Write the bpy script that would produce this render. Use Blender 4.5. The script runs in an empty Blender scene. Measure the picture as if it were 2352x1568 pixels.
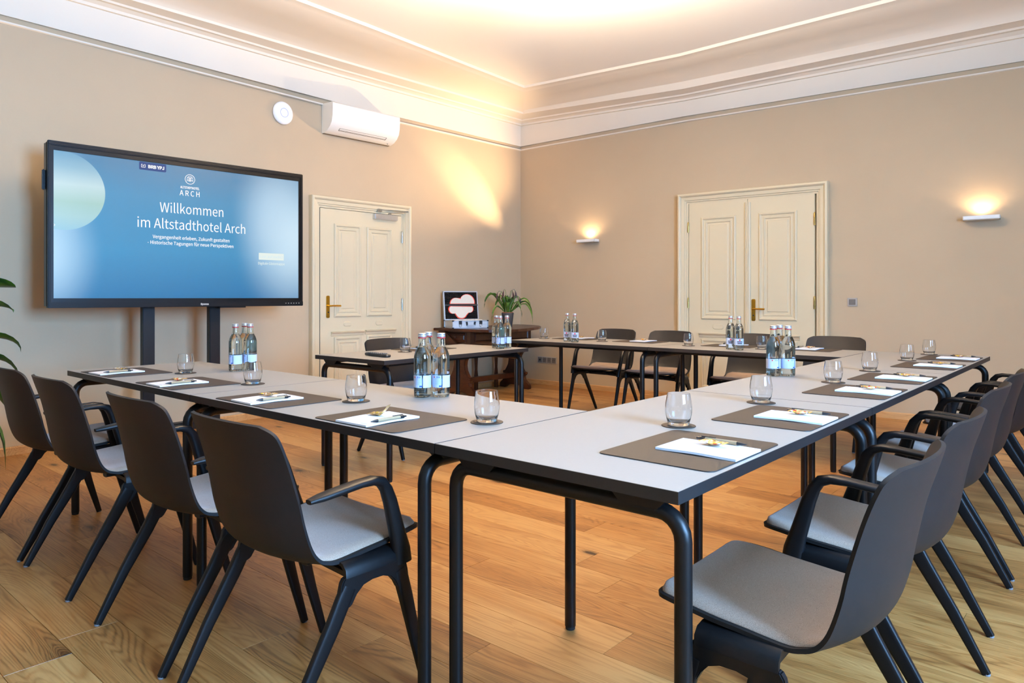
import bpy, bmesh, math, random
from mathutils import Vector, Matrix
R = math.radians
random.seed(7)
scene = bpy.context.scene
COL = scene.collection

# ------------------------------------------------------------------ camera
cam_d = bpy.data.cameras.new('camera')
cam = bpy.data.objects.new('camera', cam_d)
COL.objects.link(cam)
cam.location = (0, 0, 1.121)
cam.rotation_euler = (R(90), 0, R(41))
cam_d.sensor_width = 36
cam_d.lens = 24.836
cam_d.shift_y = -0.0432
cam_d.clip_start = 0.05
scene.camera = cam

# ------------------------------------------------------------------ world, lights, exposure
w = bpy.data.worlds.new('daylight')
scene.world = w
w.use_nodes = True
w.node_tree.nodes['Background'].inputs[0].default_value = (0.50, 0.68, 1.0, 1)
w.node_tree.nodes['Background'].inputs[1].default_value = 1.0
scene.view_settings.view_transform = 'Standard'
scene.view_settings.look = 'None'
scene.view_settings.exposure = 0.0
scene.view_settings.gamma = 1.0
scene.view_settings.use_curve_mapping = False
DAY = (0.27, 0.55, 1.0)
WARM = (1.0, 0.70, 0.41)
CEILWARM = (1.0, 0.77, 0.52)
WINDOWS = [(0.45, 2.05), (3.75, 5.15)]       # y ranges on the right wall, sill 0.95, head 2.75
DAY_W = [980, 60]
for (a, b), e in zip(WINDOWS, DAY_W):
    l = bpy.data.lights.new('window_daylight', 'AREA')
    l.shape = 'RECTANGLE'; l.size = b - a - .1; l.size_y = 1.7
    l.energy = e; l.color = DAY
    o = bpy.data.objects.new('window_daylight', l); COL.objects.link(o)
    o.location = (2.2, (a + b) / 2, 1.85); o.rotation_euler = (0, R(90), 0)
    o.rotation_euler = Vector((-1, 0, -.12)).to_track_quat('-Z', 'Y').to_euler()
SPOT_UP = 8.0      # wall sconces, straight up
BEAM = 300.0        # sideways throw of a sconce
CEIL_FILL = 620.0     # added unseen uplight above the tables, brightens the ceiling
# warm light: wall sconces (see the sconce builder) and the added ceiling uplight

# ------------------------------------------------------------------ materials
def newmat(name):
    m = bpy.data.materials.new(name); m.use_nodes = True
    nt = m.node_tree
    return m, nt, nt.nodes['Principled BSDF']
def srgb(r, g, b):
    f = lambda c: ((c / 255) / 12.92 if c / 255 <= .04045 else ((c / 255 + .055) / 1.055) ** 2.4)
    return (f(r), f(g), f(b), 1)
def N(nt, t, **kw):
    n = nt.nodes.new(t)
    for k, v in kw.items():
        if k.startswith('i_'): n.inputs[int(k[2:])].default_value = v
        else: setattr(n, k, v)
    return n
def ramp(nt, stops):
    n = nt.nodes.new('ShaderNodeValToRGB')
    el = n.color_ramp.elements
    while len(el) < len(stops): el.new(.5)
    for e, (p, c) in zip(el, stops): e.position = p; e.color = c
    return n
def simple(name, col, rough=.5, metal=0, spec=.5, noise=None, bump=None, coat=0):
    """noise=(scale, amount) colour variation; bump=(scale, strength)"""
    m, nt, b = newmat(name)
    b.inputs['Base Color'].default_value = col
    b.inputs['Roughness'].default_value = rough
    b.inputs['Metallic'].default_value = metal
    b.inputs['Specular IOR Level'].default_value = spec
    b.inputs['Coat Weight'].default_value = coat
    tc = N(nt, 'ShaderNodeTexCoord')
    if noise:
        n = N(nt, 'ShaderNodeTexNoise'); n.inputs['Scale'].default_value = noise[0]; n.inputs['Detail'].default_value = 6
        nt.links.new(tc.outputs['Object'], n.inputs['Vector'])
        a = noise[1]
        r = ramp(nt, [(.3, tuple(c * (1 - a) for c in col[:3]) + (1,)), (.7, tuple(min(1, c * (1 + a)) for c in col[:3]) + (1,))])
        nt.links.new(n.outputs['Fac'], r.inputs[0]); nt.links.new(r.outputs[0], b.inputs['Base Color'])
    if bump:
        n = N(nt, 'ShaderNodeTexNoise'); n.inputs['Scale'].default_value = bump[0]; n.inputs['Detail'].default_value = 5
        nt.links.new(tc.outputs['Object'], n.inputs['Vector'])
        bp = N(nt, 'ShaderNodeBump'); bp.inputs['Strength'].default_value = bump[1]; bp.inputs['Distance'].default_value = .01
        nt.links.new(n.outputs['Fac'], bp.inputs['Height']); nt.links.new(bp.outputs[0], b.inputs['Normal'])
    return m
M = {}
M['wall'] = simple('beige_limewash', srgb(189, 168, 139), .9, spec=.2, noise=(1.3, .03), bump=(9, .25))
M['plaster'] = simple('white_plaster', srgb(224, 213, 196), .85, spec=.2, noise=(2, .015), bump=(6, .1))
M['ceiling'] = simple('white_ceiling', srgb(246, 240, 230), .95, spec=.1, noise=(1, .01))
M['door'] = simple('cream_gloss_paint', srgb(214, 198, 164), .42, spec=.4, noise=(3, .02), bump=(40, .03))
M['blackmetal'] = simple('black_powder_coat', srgb(9, 9, 10), .40, spec=.28, noise=(300, .1))
M['edge'] = simple('black_edge', srgb(20, 19, 20), .5, spec=.5, noise=(80, .12))
M['laminate'] = simple('greige_laminate', srgb(145, 139, 131), .42, spec=.35, noise=(120, .015))
M['shell'] = simple('charcoal_brown_plastic', srgb(27, 25, 25), .52, spec=.22, noise=(60, .06), bump=(900, .06))
M['frameplastic'] = simple('charcoal_leg_plastic', srgb(10, 10, 12), .42, spec=.25, noise=(60, .06), bump=(900, .1))
M['mat'] = simple('brown_leather_placemat', srgb(58, 49, 42), .55, spec=.15, noise=(40, .04), bump=(700, .15))
M['matedge'] = simple('dark_mat_edge', srgb(34, 30, 28), .5, noise=(60, .05))
M['paper'] = simple('white_paper', srgb(222, 219, 220), .8, spec=.2, noise=(300, .01))
M['print'] = simple('grey_print', srgb(170, 172, 180), .8, noise=(200, .05))
M['kraft'] = simple('kraft_paper_barrel', srgb(158, 134, 102), .7, spec=.3, noise=(400, .08))
M['blackplastic'] = simple('black_plastic', srgb(26, 26, 28), .35, spec=.5, noise=(100, .05))
M['rubber'] = simple('dark_rubber', srgb(22, 22, 23), .8, noise=(100, .05))
M['glide'] = simple('grey_glide', srgb(120, 122, 126), .6, noise=(100, .05))
M['alu'] = simple('brushed_aluminium', srgb(205, 206, 208), .32, metal=.9, noise=(90, .04))
M['cap'] = simple('silver_cap', srgb(215, 218, 224), .28, metal=.85, noise=(90, .03))
M['capring'] = simple('red_cap_ring', srgb(176, 40, 38), .5, noise=(90, .05))
M['brass'] = simple('polished_brass', srgb(214, 168, 66), .2, metal=1, noise=(60, .05))
M['brassold'] = simple('aged_brass', srgb(176, 150, 90), .35, metal=1, noise=(60, .15))
M['steel'] = simple('steel', srgb(180, 180, 178), .3, metal=1, noise=(60, .05))
M['acwhite'] = simple('white_appliance_plastic', srgb(240, 234, 222), .4, spec=.45, noise=(10, .01))
M['acdark'] = simple('dark_slot', srgb(120, 104, 84), .7, noise=(30, .05))
M['apwhite'] = simple('white_matt_plastic', srgb(240, 236, 230), .45, noise=(30, .01))
M['sconcewhite'] = simple('white_lacquer', srgb(242, 238, 230), .4, noise=(30, .01))
M['grey'] = simple('warm_grey_plastic', srgb(166, 160, 152), .45, noise=(40, .03))
M['greydark'] = simple('dark_grey_plastic', srgb(104, 100, 96), .5, noise=(40, .05))
M['tvframe'] = simple('slate_grey_tv_frame', srgb(12, 14, 17), .4, metal=0, spec=.15, noise=(60, .05))
M['tvdark'] = simple('black_tv_bezel', srgb(9, 10, 12), .3, spec=.2, noise=(60, .05))
M['foam'] = simple('black_foam', srgb(22, 21, 22), .95, spec=.1, noise=(25, .2), bump=(22, .8))
M['cloudpanel'] = simple('cream_felt_panel', srgb(226, 214, 196), .8, noise=(60, .02))
M['red'] = simple('orange_red_rim', srgb(226, 66, 36), .5, noise=(60, .03))
M['potgrey'] = simple('dark_grey_pot', srgb(66, 66, 68), .5, noise=(20, .08))
M['terracotta'] = simple('terracotta_rim', srgb(150, 78, 48), .8, noise=(20, .08))
M['soil'] = simple('dark_soil', srgb(40, 28, 20), .95, noise=(60, .3), bump=(60, .6))
M['label'] = simple('pale_blue_white_label', srgb(182, 192, 214), .55, noise=(60, .03))
M['labelblue'] = simple('blue_label_print', srgb(34, 78, 160), .55, noise=(60, .05))
M['labelgrey'] = simple('grey_blue_label_print', srgb(150, 168, 206), .55, noise=(60, .08))
M['labelred'] = simple('red_label_print', srgb(190, 50, 48), .55, noise=(60, .05))
M['labeldark'] = simple('dark_label_print', srgb(62, 50, 60), .55, noise=(60, .05))

def felt():
    m, nt, b = newmat('taupe_felt')
    tc = N(nt, 'ShaderNodeTexCoord')
    mp = N(nt, 'ShaderNodeMapping'); mp.inputs['Scale'].default_value = (1, 1, 1)
    n = N(nt, 'ShaderNodeTexNoise'); n.inputs['Scale'].default_value = 900; n.inputs['Detail'].default_value = 5
    n2 = N(nt, 'ShaderNodeTexNoise'); n2.inputs['Scale'].default_value = 18
    nt.links.new(tc.outputs['Object'], mp.inputs[0]); nt.links.new(mp.outputs[0], n.inputs['Vector']); nt.links.new(mp.outputs[0], n2.inputs['Vector'])
    r = ramp(nt, [(.30, srgb(122, 100, 84)), (.52, srgb(162, 138, 119)), (.74, srgb(190, 168, 149))])
    nt.links.new(n.outputs['Fac'], r.inputs[0])
    mx = N(nt, 'ShaderNodeMixRGB', blend_type='MULTIPLY'); mx.inputs[0].default_value = .12
    nt.links.new(r.outputs[0], mx.inputs[1]); nt.links.new(n2.outputs['Fac'], mx.inputs[2])
    nt.links.new(mx.outputs[0], b.inputs['Base Color'])
    b.inputs['Roughness'].default_value = .95; b.inputs['Specular IOR Level'].default_value = .15
    b.inputs['Sheen Weight'].default_value = .25
    bp = N(nt, 'ShaderNodeBump'); bp.inputs['Strength'].default_value = .25; bp.inputs['Distance'].default_value = .002
    nt.links.new(n.outputs['Fac'], bp.inputs['Height']); nt.links.new(bp.outputs[0], b.inputs['Normal'])
    return m
M['felt'] = felt()

def oak(name, base, dark, light, sc=1.0, rand=True, rough=.38, knots=True):
    """wood with grain running along X"""
    m, nt, b = newmat(name)
    L = nt.links.new
    tc = N(nt, 'ShaderNodeTexCoord'); oi = N(nt, 'ShaderNodeObjectInfo')
    add = N(nt, 'ShaderNodeVectorMath', operation='ADD'); comb = N(nt, 'ShaderNodeCombineXYZ')
    mul = N(nt, 'ShaderNodeMath', operation='MULTIPLY'); mul.inputs[1].default_value = 57.0
    L(oi.outputs['Random'], mul.inputs[0]); L(mul.outputs[0], comb.inputs[0]); L(mul.outputs[0], comb.inputs[2])
    L(tc.outputs['Object'], add.inputs[0]); L(comb.outputs[0], add.inputs[1])
    def noise(sx, sy, detail, rough_=.5, dist=0):
        mp = N(nt, 'ShaderNodeMapping'); mp.inputs['Scale'].default_value = (sx * sc, sy * sc, sy * sc); L(add.outputs[0], mp.inputs[0])
        n = N(nt, 'ShaderNodeTexNoise'); n.inputs['Scale'].default_value = 1; n.inputs['Detail'].default_value = detail
        n.inputs['Roughness'].default_value = rough_; n.inputs['Distortion'].default_value = dist; L(mp.outputs[0], n.inputs['Vector']); return n.outputs['Fac']
    def math_(op, a, b_=None, c=None):
        n = N(nt, 'ShaderNodeMath', operation=op)
        for i, v in enumerate((a, b_, c)):
            if v is None: continue
            if isinstance(v, (int, float)): n.inputs[i].default_value = v
            else: L(v, n.inputs[i])
        return n.outputs[0]
    # knots: some cells of a stretched voronoi
    mk = N(nt, 'ShaderNodeMapping'); mk.inputs['Scale'].default_value = (2.1 * sc, 4.6 * sc, 4.6 * sc); L(add.outputs[0], mk.inputs[0])
    vo = N(nt, 'ShaderNodeTexVoronoi'); vo.inputs['Scale'].default_value = 1.0; L(mk.outputs[0], vo.inputs['Vector'])
    sepc = N(nt, 'ShaderNodeSeparateColor'); L(vo.outputs['Color'], sepc.inputs[0])
    sel = math_('GREATER_THAN', sepc.outputs[0], .50 if knots else 2)
    halo = ramp(nt, [(0, (1, 1, 1, 1)), (.09, (.5, .5, .5, 1)), (.22, (.12, .12, .12, 1)), (.5, (0, 0, 0, 1))]); L(vo.outputs['Distance'], halo.inputs[0])
    core = ramp(nt, [(0, (1, 1, 1, 1)), (.05, (.95, .95, .95, 1)), (.10, (.3, .3, .3, 1)), (.17, (0, 0, 0, 1))])
    wob = math_('ADD', vo.outputs['Distance'], math_('MULTIPLY_ADD', noise(22, 40, 3), .09, -.045)); L(wob, core.inputs[0])
    hk = math_('MULTIPLY', halo.outputs[0], sel); ck = math_('MULTIPLY', core.outputs[0], sel)
    # growth rings as contour lines, bent round the knots
    fieldn = math_('MULTIPLY_ADD', hk, .20, noise(.5, 5.5, 2, .45, .4))
    fieldn = math_('MULTIPLY_ADD', noise(6, 30, 2), .012, fieldn)
    ring = math_('SINE', math_('MULTIPLY', fieldn, 240.0))
    ring = math_('POWER', math_('MULTIPLY_ADD', ring, .5, .5), 2.2)          # thin dark lines
    amt = math_('MULTIPLY', ring, noise(1.1, 5, 2))                          # fade in and out
    pores = noise(26, 620, 3, .6); streak = noise(3.2, 75, 3, .6); tone = noise(1.3, 8, 3)
    v = math_('MULTIPLY_ADD', tone, .55, 0.0)
    v = math_('MULTIPLY_ADD', streak, .36, v)
    v = math_('MULTIPLY_ADD', pores, .22, v)
    v = math_('MULTIPLY_ADD', amt, -.26, v)
    v = math_('MULTIPLY_ADD', hk, -.20, v)
    v = math_('MULTIPLY_ADD', oi.outputs['Random'], .30 if rand else .02, v)
    r = ramp(nt, [(.30, dark), (.58, base), (.88, light)]); L(v, r.inputs[0])
    mx = N(nt, 'ShaderNodeMixRGB'); L(ck, mx.inputs[0]); L(r.outputs[0], mx.inputs[1]); mx.inputs[2].default_value = tuple(c * .16 for c in dark[:3]) + (1,)
    L(mx.outputs[0], b.inputs['Base Color'])
    b.inputs['Roughness'].default_value = rough; b.inputs['Specular IOR Level'].default_value = .4
    bp = N(nt, 'ShaderNodeBump'); bp.inputs['Strength'].default_value = .10; bp.inputs['Distance'].default_value = .002
    L(v, bp.inputs['Height']); L(bp.outputs[0], b.inputs['Normal'])
    return m
M['oak'] = oak('oiled_oak', srgb(163, 110, 56), srgb(98, 56, 25), srgb(198, 148, 88))
M['oaktrim'] = oak('oak_baseboard_wood', srgb(192, 146, 94), srgb(158, 110, 66), srgb(214, 172, 120), knots=False, rough=.5)
M['walnut'] = oak('old_dark_walnut', srgb(62, 30, 15), srgb(32, 14, 8), srgb(92, 48, 24), rand=False, knots=False, rough=.3, sc=1.6)
M['floorbase'] = simple('dark_subfloor', srgb(70, 44, 24), .9, noise=(20, .1))

def glassmat(name, col, ior=1.45, rough=0.0):
    m, nt, b = newmat(name)
    b.inputs['Base Color'].default_value = col
    b.inputs['Transmission Weight'].default_value = 1
    b.inputs['Roughness'].default_value = rough
    b.inputs['IOR'].default_value = ior
    return m
M['glass'] = glassmat('clear_glass', (1, 1, 1, 1), 1.42)
M['bottleglass'] = glassmat('pale_green_bottle_glass', (.95, .985, .965, 1), 1.45)
M['water'] = glassmat('water', (.97, .99, .99, 1), 1.33)
def thinglass():
    m, nt, b = newmat('window_pane_glass')
    nt.nodes.remove(b)
    out = [n for n in nt.nodes if n.type == 'OUTPUT_MATERIAL'][0]
    t = N(nt, 'ShaderNodeBsdfTransparent'); g = N(nt, 'ShaderNodeBsdfGlossy'); g.inputs['Roughness'].default_value = .02
    mx = N(nt, 'ShaderNodeMixShader'); mx.inputs[0].default_value = .06
    nt.links.new(t.outputs[0], mx.inputs[1]); nt.links.new(g.outputs[0], mx.inputs[2]); nt.links.new(mx.outputs[0], out.inputs[0])
    return m
M['pane'] = thinglass()
def emit(name, col, s):
    m, nt, b = newmat(name)
    b.inputs['Base Color'].default_value = (0, 0, 0, 1)
    b.inputs['Emission Color'].default_value = col; b.inputs['Emission Strength'].default_value = s
    b.inputs['Specular IOR Level'].default_value = .1
    return m
M['whitelight'] = emit('white_screen_text', (1, 1, 1, 1), .98)
M['navylight'] = emit('navy_screen_tag', srgb(58, 82, 142), 1)
M['buttonlight'] = emit('pale_screen_button', srgb(236, 246, 240), .96)
M['buttontext'] = emit('faint_screen_text', srgb(212, 236, 244), 1)
M['ring'] = emit('blue_status_ring', srgb(150, 170, 255), 1.0)
M['led'] = emit('warm_led', (1, .8, .55, 1), 5)
def leafmat(name, a, b_, rough=.4):
    m, nt, b = newmat(name)
    tc = N(nt, 'ShaderNodeTexCoord'); n = N(nt, 'ShaderNodeTexNoise'); n.inputs['Scale'].default_value = 14
    nt.links.new(tc.outputs['Object'], n.inputs['Vector'])
    r = ramp(nt, [(.35, a), (.65, b_)]); nt.links.new(n.outputs['Fac'], r.inputs[0]); nt.links.new(r.outputs[0], b.inputs['Base Color'])
    b.inputs['Roughness'].default_value = rough
    return m
M['leaf'] = leafmat('green_leaf', srgb(34, 66, 20), srgb(84, 116, 38))
M['leafbig'] = leafmat('glossy_green_leaf', srgb(26, 58, 16), srgb(62, 98, 26), .35)
M['calla'] = leafmat('dark_purple_flower', srgb(46, 22, 24), srgb(84, 40, 40), .5)
def candymat():
    m, nt, b = newmat('printed_sweet_wrapper')
    tc = N(nt, 'ShaderNodeTexCoord'); oi = N(nt, 'ShaderNodeObjectInfo')
    add = N(nt, 'ShaderNodeVectorMath', operation='ADD'); nt.links.new(tc.outputs['Object'], add.inputs[0]); nt.links.new(oi.outputs['Random'], add.inputs[1])
    vo = N(nt, 'ShaderNodeTexVoronoi'); vo.inputs['Scale'].default_value = 130; nt.links.new(add.outputs[0], vo.inputs['Vector'])
    sp = N(nt, 'ShaderNodeSeparateColor'); nt.links.new(vo.outputs['Color'], sp.inputs[0])
    r = ramp(nt, [(0, srgb(184, 140, 78)), (.30, srgb(204, 166, 112)), (.50, srgb(222, 206, 180)), (.66, srgb(188, 44, 34)), (.76, srgb(222, 176, 44)), (.9, srgb(150, 108, 54))])
    r.color_ramp.interpolation = 'CONSTANT'
    nt.links.new(sp.outputs[0], r.inputs[0]); nt.links.new(r.outputs[0], b.inputs['Base Color'])
    b.inputs['Roughness'].default_value = .25; b.inputs['Metallic'].default_value = .25
    return m
M['candy'] = candymat()
M['candyend'] = simple('gold_foil', srgb(170, 136, 78), .4, metal=.5, noise=(90, .15))

def screenmat(W_, H_):
    """lit picture of the display: blue ground, pale glows, a pale disc (object coords: x 0..W, z 0..H)"""
    m, nt, b = newmat('screen_picture')
    L = nt.links.new
    tc = N(nt, 'ShaderNodeTexCoord'); s = N(nt, 'ShaderNodeSeparateXYZ'); L(tc.outputs['Object'], s.inputs[0])
    u = N(nt, 'ShaderNodeMath', operation='DIVIDE'); u.inputs[1].default_value = W_; L(s.outputs[0], u.inputs[0])
    v = N(nt, 'ShaderNodeMath', operation='DIVIDE'); v.inputs[1].default_value = H_; L(s.outputs[2], v.inputs[0])
    base = ramp(nt, [(0, srgb(20, 118, 176)), (.35, srgb(52, 146, 198)), (.75, srgb(66, 148, 196)), (1, srgb(72, 134, 178))])
    L(v.outputs[0], base.inputs[0])
    def blob(cu, cv, ru, rv, col, prev, amt, lo=0.0, hi=1.0):
        a = N(nt, 'ShaderNodeMath', operation='SUBTRACT'); a.inputs[1].default_value = cu; L(u.outputs[0], a.inputs[0])
        a2 = N(nt, 'ShaderNodeMath', operation='DIVIDE'); a2.inputs[1].default_value = ru; L(a.outputs[0], a2.inputs[0])
        c = N(nt, 'ShaderNodeMath', operation='SUBTRACT'); c.inputs[1].default_value = cv; L(v.outputs[0], c.inputs[0])
        c2 = N(nt, 'ShaderNodeMath', operation='DIVIDE'); c2.inputs[1].default_value = rv; L(c.outputs[0], c2.inputs[0])
        p = N(nt, 'ShaderNodeMath', operation='MULTIPLY'); L(a2.outputs[0], p.inputs[0]); L(a2.outputs[0], p.inputs[1])
        q = N(nt, 'ShaderNodeMath', operation='MULTIPLY_ADD'); L(c2.outputs[0], q.inputs[0]); L(c2.outputs[0], q.inputs[1]); L(p.outputs[0], q.inputs[2])
        d = N(nt, 'ShaderNodeMath', operation='SQRT'); L(q.outputs[0], d.inputs[0])
        mr = N(nt, 'ShaderNodeMapRange'); mr.interpolation_type = 'SMOOTHSTEP'
        mr.inputs['From Min'].default_value = lo; mr.inputs['From Max'].default_value = hi
        mr.inputs['To Min'].default_value = amt; mr.inputs['To Max'].default_value = 0
        L(d.outputs[0], mr.inputs['Value'])
        mx = N(nt, 'ShaderNodeMixRGB'); L(mr.outputs[0], mx.inputs[0]); L(prev.outputs[0], mx.inputs[1])
        if isinstance(col, tuple): mx.inputs[2].default_value = col
        else: L(col.outputs[0], mx.inputs[2])
        return mx
    x = blob(-.02, .30, .20, .55, srgb(190, 226, 246), base, .9)
    x = blob(-.02, .75, .16, .5, srgb(190, 224, 240), x, .75)
    x = blob(.97, .50, .30, .78, srgb(208, 236, 252), x, 1.0)
    x = blob(.86, .70, .20, .6, srgb(200, 230, 250), x, .55)
    disc = ramp(nt, [(.44, srgb(150, 204, 226)), (.56, srgb(176, 216, 214)), (.66, srgb(176, 214, 200)), (.78, srgb(206, 232, 232)), (.9, srgb(150, 194, 214)), (1, srgb(110, 166, 200))])
    L(v.outputs[0], disc.inputs[0])
    x = blob(.028, .732, .147, .270, disc, x, .92, .985, 1.0)
    b.inputs['Base Color'].default_value = (.01, .01, .012, 1)
    L(x.outputs[0], b.inputs['Emission Color']); b.inputs['Emission Strength'].default_value = .92
    b.inputs['Roughness'].default_value = .3; b.inputs['Specular IOR Level'].default_value = .3
    return m

# ------------------------------------------------------------------ mesh helpers
class MB:
    def __init__(s): s.v = []; s.f = []
    def add(s, vs, fs):
        n = len(s.v); s.v += [tuple(p) for p in vs]; s.f += [tuple(i + n for i in f) for f in fs]; return s
    def box(s, x0, x1, y0, y1, z0, z1, mtx=None):
        vs = [Vector(p) for p in ((x0, y0, z0), (x1, y0, z0), (x1, y1, z0), (x0, y1, z0), (x0, y0, z1), (x1, y0, z1), (x1, y1, z1), (x0, y1, z1))]
        if mtx: vs = [mtx @ p for p in vs]
        return s.add(vs, [(0, 3, 2, 1), (4, 5, 6, 7), (0, 1, 5, 4), (1, 2, 6, 5), (2, 3, 7, 6), (3, 0, 4, 7)])
    def prism(s, pts, a0, a1, axis='z'):
        """extrude the 2D outline pts between a0 and a1 along axis"""
        n = len(pts)
        def P(p, a):
            return {'z': (p[0], p[1], a), 'y': (p[0], a, p[1]), 'x': (a, p[0], p[1])}[axis]
        vs = [P(p, a0) for p in pts] + [P(p, a1) for p in pts]
        fs = [tuple(range(n))[::-1], tuple(range(n, 2 * n))] + [(i, (i + 1) % n, n + (i + 1) % n, n + i) for i in range(n)]
        return s.add(vs, fs)
    def lathe(s, prof, seg=24, c=(0, 0, 0)):
        n = len(prof); vs = []; fs = []
        for k in range(seg):
            a = 2 * math.pi * k / seg
            for r, z in prof: vs.append((c[0] + r * math.cos(a), c[1] + r * math.sin(a), c[2] + z))
        for k in range(seg):
            k2 = (k + 1) % seg
            for i in range(n - 1):
                fs.append((k * n + i, k2 * n + i, k2 * n + i + 1, k * n + i + 1))
        return s.add(vs, fs)
    def sweep(s, path, size, seg=10, power=2.0, up=(0, 0, 1), cap=True):
        """tube along path; size = list of (half width sideways, half height)"""
        path = [Vector(p) for p in path]; n = len(path)
        if not isinstance(size, list): size = [size] * n
        vs = []; fs = []; prev = None
        for i, p in enumerate(path):
            t = (path[min(i + 1, n - 1)] - path[max(i - 1, 0)]).normalized()
            u = Vector(up)
            sd = t.cross(u)
            if sd.length < .15: sd = prev.copy() if prev else t.cross(Vector((1, 0, .01)))
            sd.normalize()
            if prev is not None and sd.dot(prev) < 0: sd = -sd
            prev = sd
            nn = sd.cross(t).normalized()
            for k in range(seg):
                a = 2 * math.pi * (k + .5) / seg
                ca, sa = math.cos(a), math.sin(a)
                x = math.copysign(abs(ca) ** (2 / power), ca) * size[i][0]
                y = math.copysign(abs(sa) ** (2 / power), sa) * size[i][1]
                vs.append(p + sd * x + nn * y)
        for i in range(n - 1):
            for k in range(seg):
                k2 = (k + 1) % seg
                fs.append((i * seg + k, i * seg + k2, (i + 1) * seg + k2, (i + 1) * seg + k))
        if cap: fs += [tuple(range(seg))[::-1], tuple((n - 1) * seg + k for k in range(seg))]
        return s.add(vs, fs)
    def rings(s, x0, x1, z0, z1, prof, y=0, sgn=-1):
        """nested rectangular rings in the xz plane: prof = [(inset, height towards the room)], centre filled"""
        vs = []; fs = []
        for ins, h in prof:
            yy = y + sgn * h
            vs += [(x0 + ins, yy, z0 + ins), (x1 - ins, yy, z0 + ins), (x1 - ins, yy, z1 - ins), (x0 + ins, yy, z1 - ins)]
        for i in range(len(prof) - 1):
            for k in range(4):
                k2 = (k + 1) % 4
                fs.append((i * 4 + k, i * 4 + k2, (i + 1) * 4 + k2, (i + 1) * 4 + k))
        b = (len(prof) - 1) * 4
        fs.append((b, b + 1, b + 2, b + 3))
        return s.add(vs, fs)
    def build(s, name, mat, parent=None, smooth=False, bevel=0, bseg=2, angle=35):
        me = bpy.data.meshes.new(name); me.from_pydata(s.v, [], s.f)
        bm = bmesh.new(); bm.from_mesh(me)
        bmesh.ops.recalc_face_normals(bm, faces=bm.faces)
        if bevel:
            es = [e for e in bm.edges if len(e.link_faces) == 2 and e.calc_face_angle(0) > R(angle)]
            bmesh.ops.bevel(bm, geom=es, offset=bevel, segments=bseg, affect='EDGES', clamp_overlap=True)
        bm.to_mesh(me); bm.free()
        if smooth:
            me.polygons.foreach_set('use_smooth', [True] * len(me.polygons))
            try: me.set_sharp_from_angle(angle=R(angle))
            except Exception: pass
        me.materials.append(mat if not isinstance(mat, str) else M[mat])
        o = bpy.data.objects.new(name, me); COL.objects.link(o)
        if parent: o.parent = parent
        return o
def tag(o, label=None, cat=None, group=None, kind=None):
    if label: o['label'] = label
    if cat: o['category'] = cat
    if group: o['group'] = group
    if kind: o['kind'] = kind
    return o
def empty(name, loc=(0, 0, 0), rz=0, label=None, cat=None, group=None, kind=None):
    o = bpy.data.objects.new(name, None); COL.objects.link(o); o.empty_display_size = .1
    o.location = loc; o.rotation_euler = (0, 0, rz)
    return tag(o, label, cat, group, kind)
def dup(root, loc, rz, label, group=None):
    def cp(o, parent):
        c = o.copy(); COL.objects.link(c); c.parent = parent
        for ch in [x for x in o.children]: cp(ch, c)
        return c
    c = cp(root, None); c.location = loc; c.rotation_euler = (0, 0, rz)
    c['label'] = label
    if group: c['group'] = group
    return c
def bake(o):
    dg = bpy.context.evaluated_depsgraph_get()
    me = bpy.data.meshes.new_from_object(o.evaluated_get(dg))
    o.modifiers.clear(); o.data = me
    return o
def sans():
    """Blender's own bundled sans, else its built-in font"""
    import os
    try:
        p = os.path.join(bpy.utils.system_resource('DATAFILES'), 'fonts', 'Noto Sans CJK Regular.woff2')
        return bpy.data.fonts.load(p) if os.path.exists(p) else None
    except Exception: return None
SANS = sans()
def text(body, size, name, mat, parent, loc, align='CENTER', bold=0, spacing=1.0, width=None, height=None, depth=.0006):
    cu = bpy.data.curves.new(name, 'FONT'); cu.body = body; cu.size = size; cu.align_x = align; cu.align_y = 'CENTER'
    if SANS: cu.font = SANS
    cu.extrude = depth; cu.offset = bold; cu.space_character = spacing; cu.resolution_u = 3
    t = bpy.data.objects.new(name, cu); COL.objects.link(t)
    dg = bpy.context.evaluated_depsgraph_get()
    me = bpy.data.meshes.new_from_object(t.evaluated_get(dg))
    bpy.data.objects.remove(t); bpy.data.curves.remove(cu)
    xs = [v.co.x for v in me.vertices]; k = (width / (max(xs) - min(xs))) if width else 1
    zs = [v.co.y for v in me.vertices]; kh = (height / (max(zs) - min(zs))) if height else 1
    me.transform(Matrix.Rotation(R(90), 4, 'X') @ Matrix.Scale(k, 4, (1, 0, 0)) @ Matrix.Scale(kh, 4, (0, 1, 0)) @ Matrix.Translation((-(max(xs) + min(xs)) / 2, -(max(zs) + min(zs)) / 2, 0)))
    me.materials.clear(); me.materials.append(M[mat])
    o = bpy.data.objects.new(name, me); COL.objects.link(o); o.parent = parent; o.location = loc
    return o
def arc(cx, cz, r, a0, a1, n):
    return [(cx + r * math.cos(R(a0 + (a1 - a0) * i / n)), cz + r * math.sin(R(a0 + (a1 - a0) * i / n))) for i in range(n + 1)]
def roundrect(w_, d_, r, n=5):
    p = []
    for cx, cy, a in ((w_ / 2 - r, d_ / 2 - r, 0), (-w_ / 2 + r, d_ / 2 - r, 90), (-w_ / 2 + r, -d_ / 2 + r, 180), (w_ / 2 - r, -d_ / 2 + r, 270)):
        p += arc(cx, cy, r, a, a + 90, n)
    return p

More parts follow.
